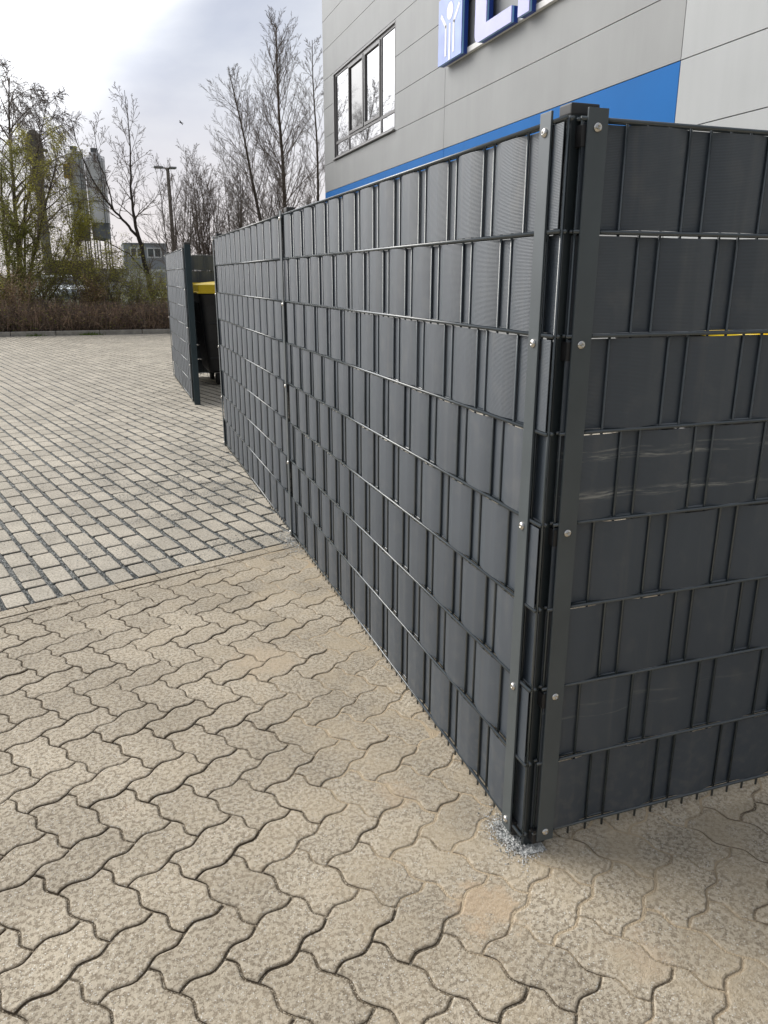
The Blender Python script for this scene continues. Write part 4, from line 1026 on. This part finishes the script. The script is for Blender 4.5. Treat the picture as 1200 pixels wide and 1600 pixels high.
# cement silos
M_SILO = mat('weathered_silo', (.70, .70, .69), .7, noise=(.35, .22, 6)); M_SILOW = mat('pale_silo', (.80, .79, .79), .65, noise=(.3, .12, 6)); M_SILOD = mat('silo_base_steel', (.17, .18, .19), .7, noise=(.5, .2))
def silo(x, r, z0, z1, ztop, m, label):
    root = thing('silo', label, 'silo', (x, 200, 0), 'cement silos beyond the trees')
    q = MB(); q.tube([(0, 0, z0), (0, 0, z1), (0, 0, ztop)], [r, r, r*.55], 40); q.build('tank', m, root, smooth=False)
    q = MB(); q.tube([(0, 0, z0-3.4), (0, 0, z0)], [r*.93, r*.93], 32); q.build('skirt', M_SILOD, root)
    q = MB()
    for k in range(6): an = R(60*k+12); q.box(r*.85*math.cos(an)-.14, r*.85*math.cos(an)+.14, r*.85*math.sin(an)-.14, r*.85*math.sin(an)+.14, -.1, z0+.3)
    q.tube([(r*.85*math.cos(R(60*k)), r*.85*math.sin(R(60*k)), z0-3.6) for k in range(7)], .09, 6); q.build('leg_frame', M_SILOD, root)
    q = MB()
    for zz in (z1+.05, z1+.6, z1+1.15): q.tube([(r*.98*math.cos(R(15*k)), r*.98*math.sin(R(15*k)), zz) for k in range(25)], .045, 5)
    for k in range(24): an = R(15*k); q.tube([(r*.98*math.cos(an), r*.98*math.sin(an), z1), (r*.98*math.cos(an), r*.98*math.sin(an), z1+1.15)], .035, 4)
    for zz in (z0+(z1-z0)*.35, z0+(z1-z0)*.7): q.tube([(r*1.005*math.cos(R(10*k)), r*1.005*math.sin(R(10*k)), zz) for k in range(37)], .07, 5)
    q.build('railing', M_SILOD, root)
    q = MB(); q.tube([(r*.5, -r*.92, z0-1), (r*.5, -r*.92, z1)], .10, 8); q.tube([(r*.72, -r*.78, z0-1), (r*.72, -r*.78, z1)], .05, 6); q.build('pipe', M_SILOD, root)
    q = MB(); q.bbox(-.7, .7, -.7, .7, ztop-.1, ztop+1.0, .1); q.build('filter_unit', M_SILOD, root)
    return root
silo(-3.95, 1.95, 13.0, 27.3, 28.2, M_SILO, 'darker grey silo with a stained band round its top')
silo(.30, 2.15, 13.2, 26.1, 28.0, M_SILOW, 'pale silo on a steel frame, rightmost of the silos')
tw_ = thing('batching_tower', 'dull grey plant tower with a domed head left of the silos', 'tower', (-11.9, 200, 0))
M_TW = mat('tower_cladding', (.16, .145, .11), .8, noise=(.4, .25, 5))
q = MB(); q.tube([(0, 0, -.1), (0, 0, 25.3)], [1.15, 1.15], 6); q.build('shaft', mat('tower_shaft', (.26, .26, .24), .8, noise=(.4, .25, 5)), tw_)
q = MB(); q.tube([(0, 0, 25.3), (0, 0, 29.2), (0, 0, 31.0), (0, 0, 31.9), (0, 0, 32.2)], [1.75, 1.75, 1.45, .8, .15], 20); q.build('head', M_TW, tw_, smooth=False)
q = MB()
for z, a in ((20.5, 1.9), (27.9, 2.6), (12, 2.3)): q.bbox(-a, a, -1.4, 1.4, z, z+.3, .03)
q.build('platform', M_SILOD, tw_)
cr = thing('cement_conveyor', 'yellow boxed conveyor head showing between the tower and the silos', 'conveyor', (-5.7, 198, 0))
M_OR = mat('machine_yellow', (.62, .36, .01), .6, noise=(1, .2))
q = MB(); q.bbox(-.75, .75, -.8, .8, 22.3, 25.2, .08); q.build('housing', M_OR, cr)
q = MB(); q.box(-.62, -.1, -.84, -.80, 23.0, 24.6); q.box(.1, .62, -.84, -.80, 23.0, 24.6); q.build('grille', M_SILOD, cr)
q = MB()
for x in (-.6, .6):
    for y in (-.6, .6): q.tube([(x, y, -.1), (x, y, 22.3)], .09, 6)
for k in range(9): q.tube([(-.6, -.6, k*2.5), (.6, -.6, (k+1)*2.5-.3)], .06, 5)
q.build('lattice_leg', M_SILOD, cr)

# ------------------------------------------------------------------ bird
rb = MB()
body = [(-.20, 0, 0), (-.12, 0, .01), (0, 0, .02), (.12, 0, .015), (.17, 0, .02), (.22, 0, .01)]
rb.tube(body, [.01, .045, .065, .045, .032, .004], 10)
for s_ in (-1, 1):
    w1 = [(.08, s_*.05, .02), (.13, s_*.30, .13), (.02, s_*.62, .02), (-.03, s_*.60, .02), (-.02, s_*.30, .11), (-.08, s_*.05, .02)]
    rb.add(w1 + [(x, y, z-.012) for x, y, z in w1], [tuple(range(6)), tuple(range(11, 5, -1))] + [(i, (i+1) % 6, 6+(i+1) % 6, 6+i) for i in range(6)])
rb.add([(-.18, -.05, .0), (-.30, -.08, .0), (-.30, .08, .0), (-.18, .05, .0), (-.24, 0, .02)], [(0, 1, 4), (1, 2, 4), (2, 3, 4), (3, 0, 4), (3, 2, 1, 0)])
bd = rb.build('bird', mat('bird_feathers', (.05, .05, .05), .8, noise=(20, .3)))
bd.scale = (.42, .42, .42); bd.location = (3.42, 40, 8.35); bd.rotation_euler = (R(12), R(-8), R(155)); tag(bd, 'small dark bird gliding in the cloudy sky above the bare trees', 'bird')
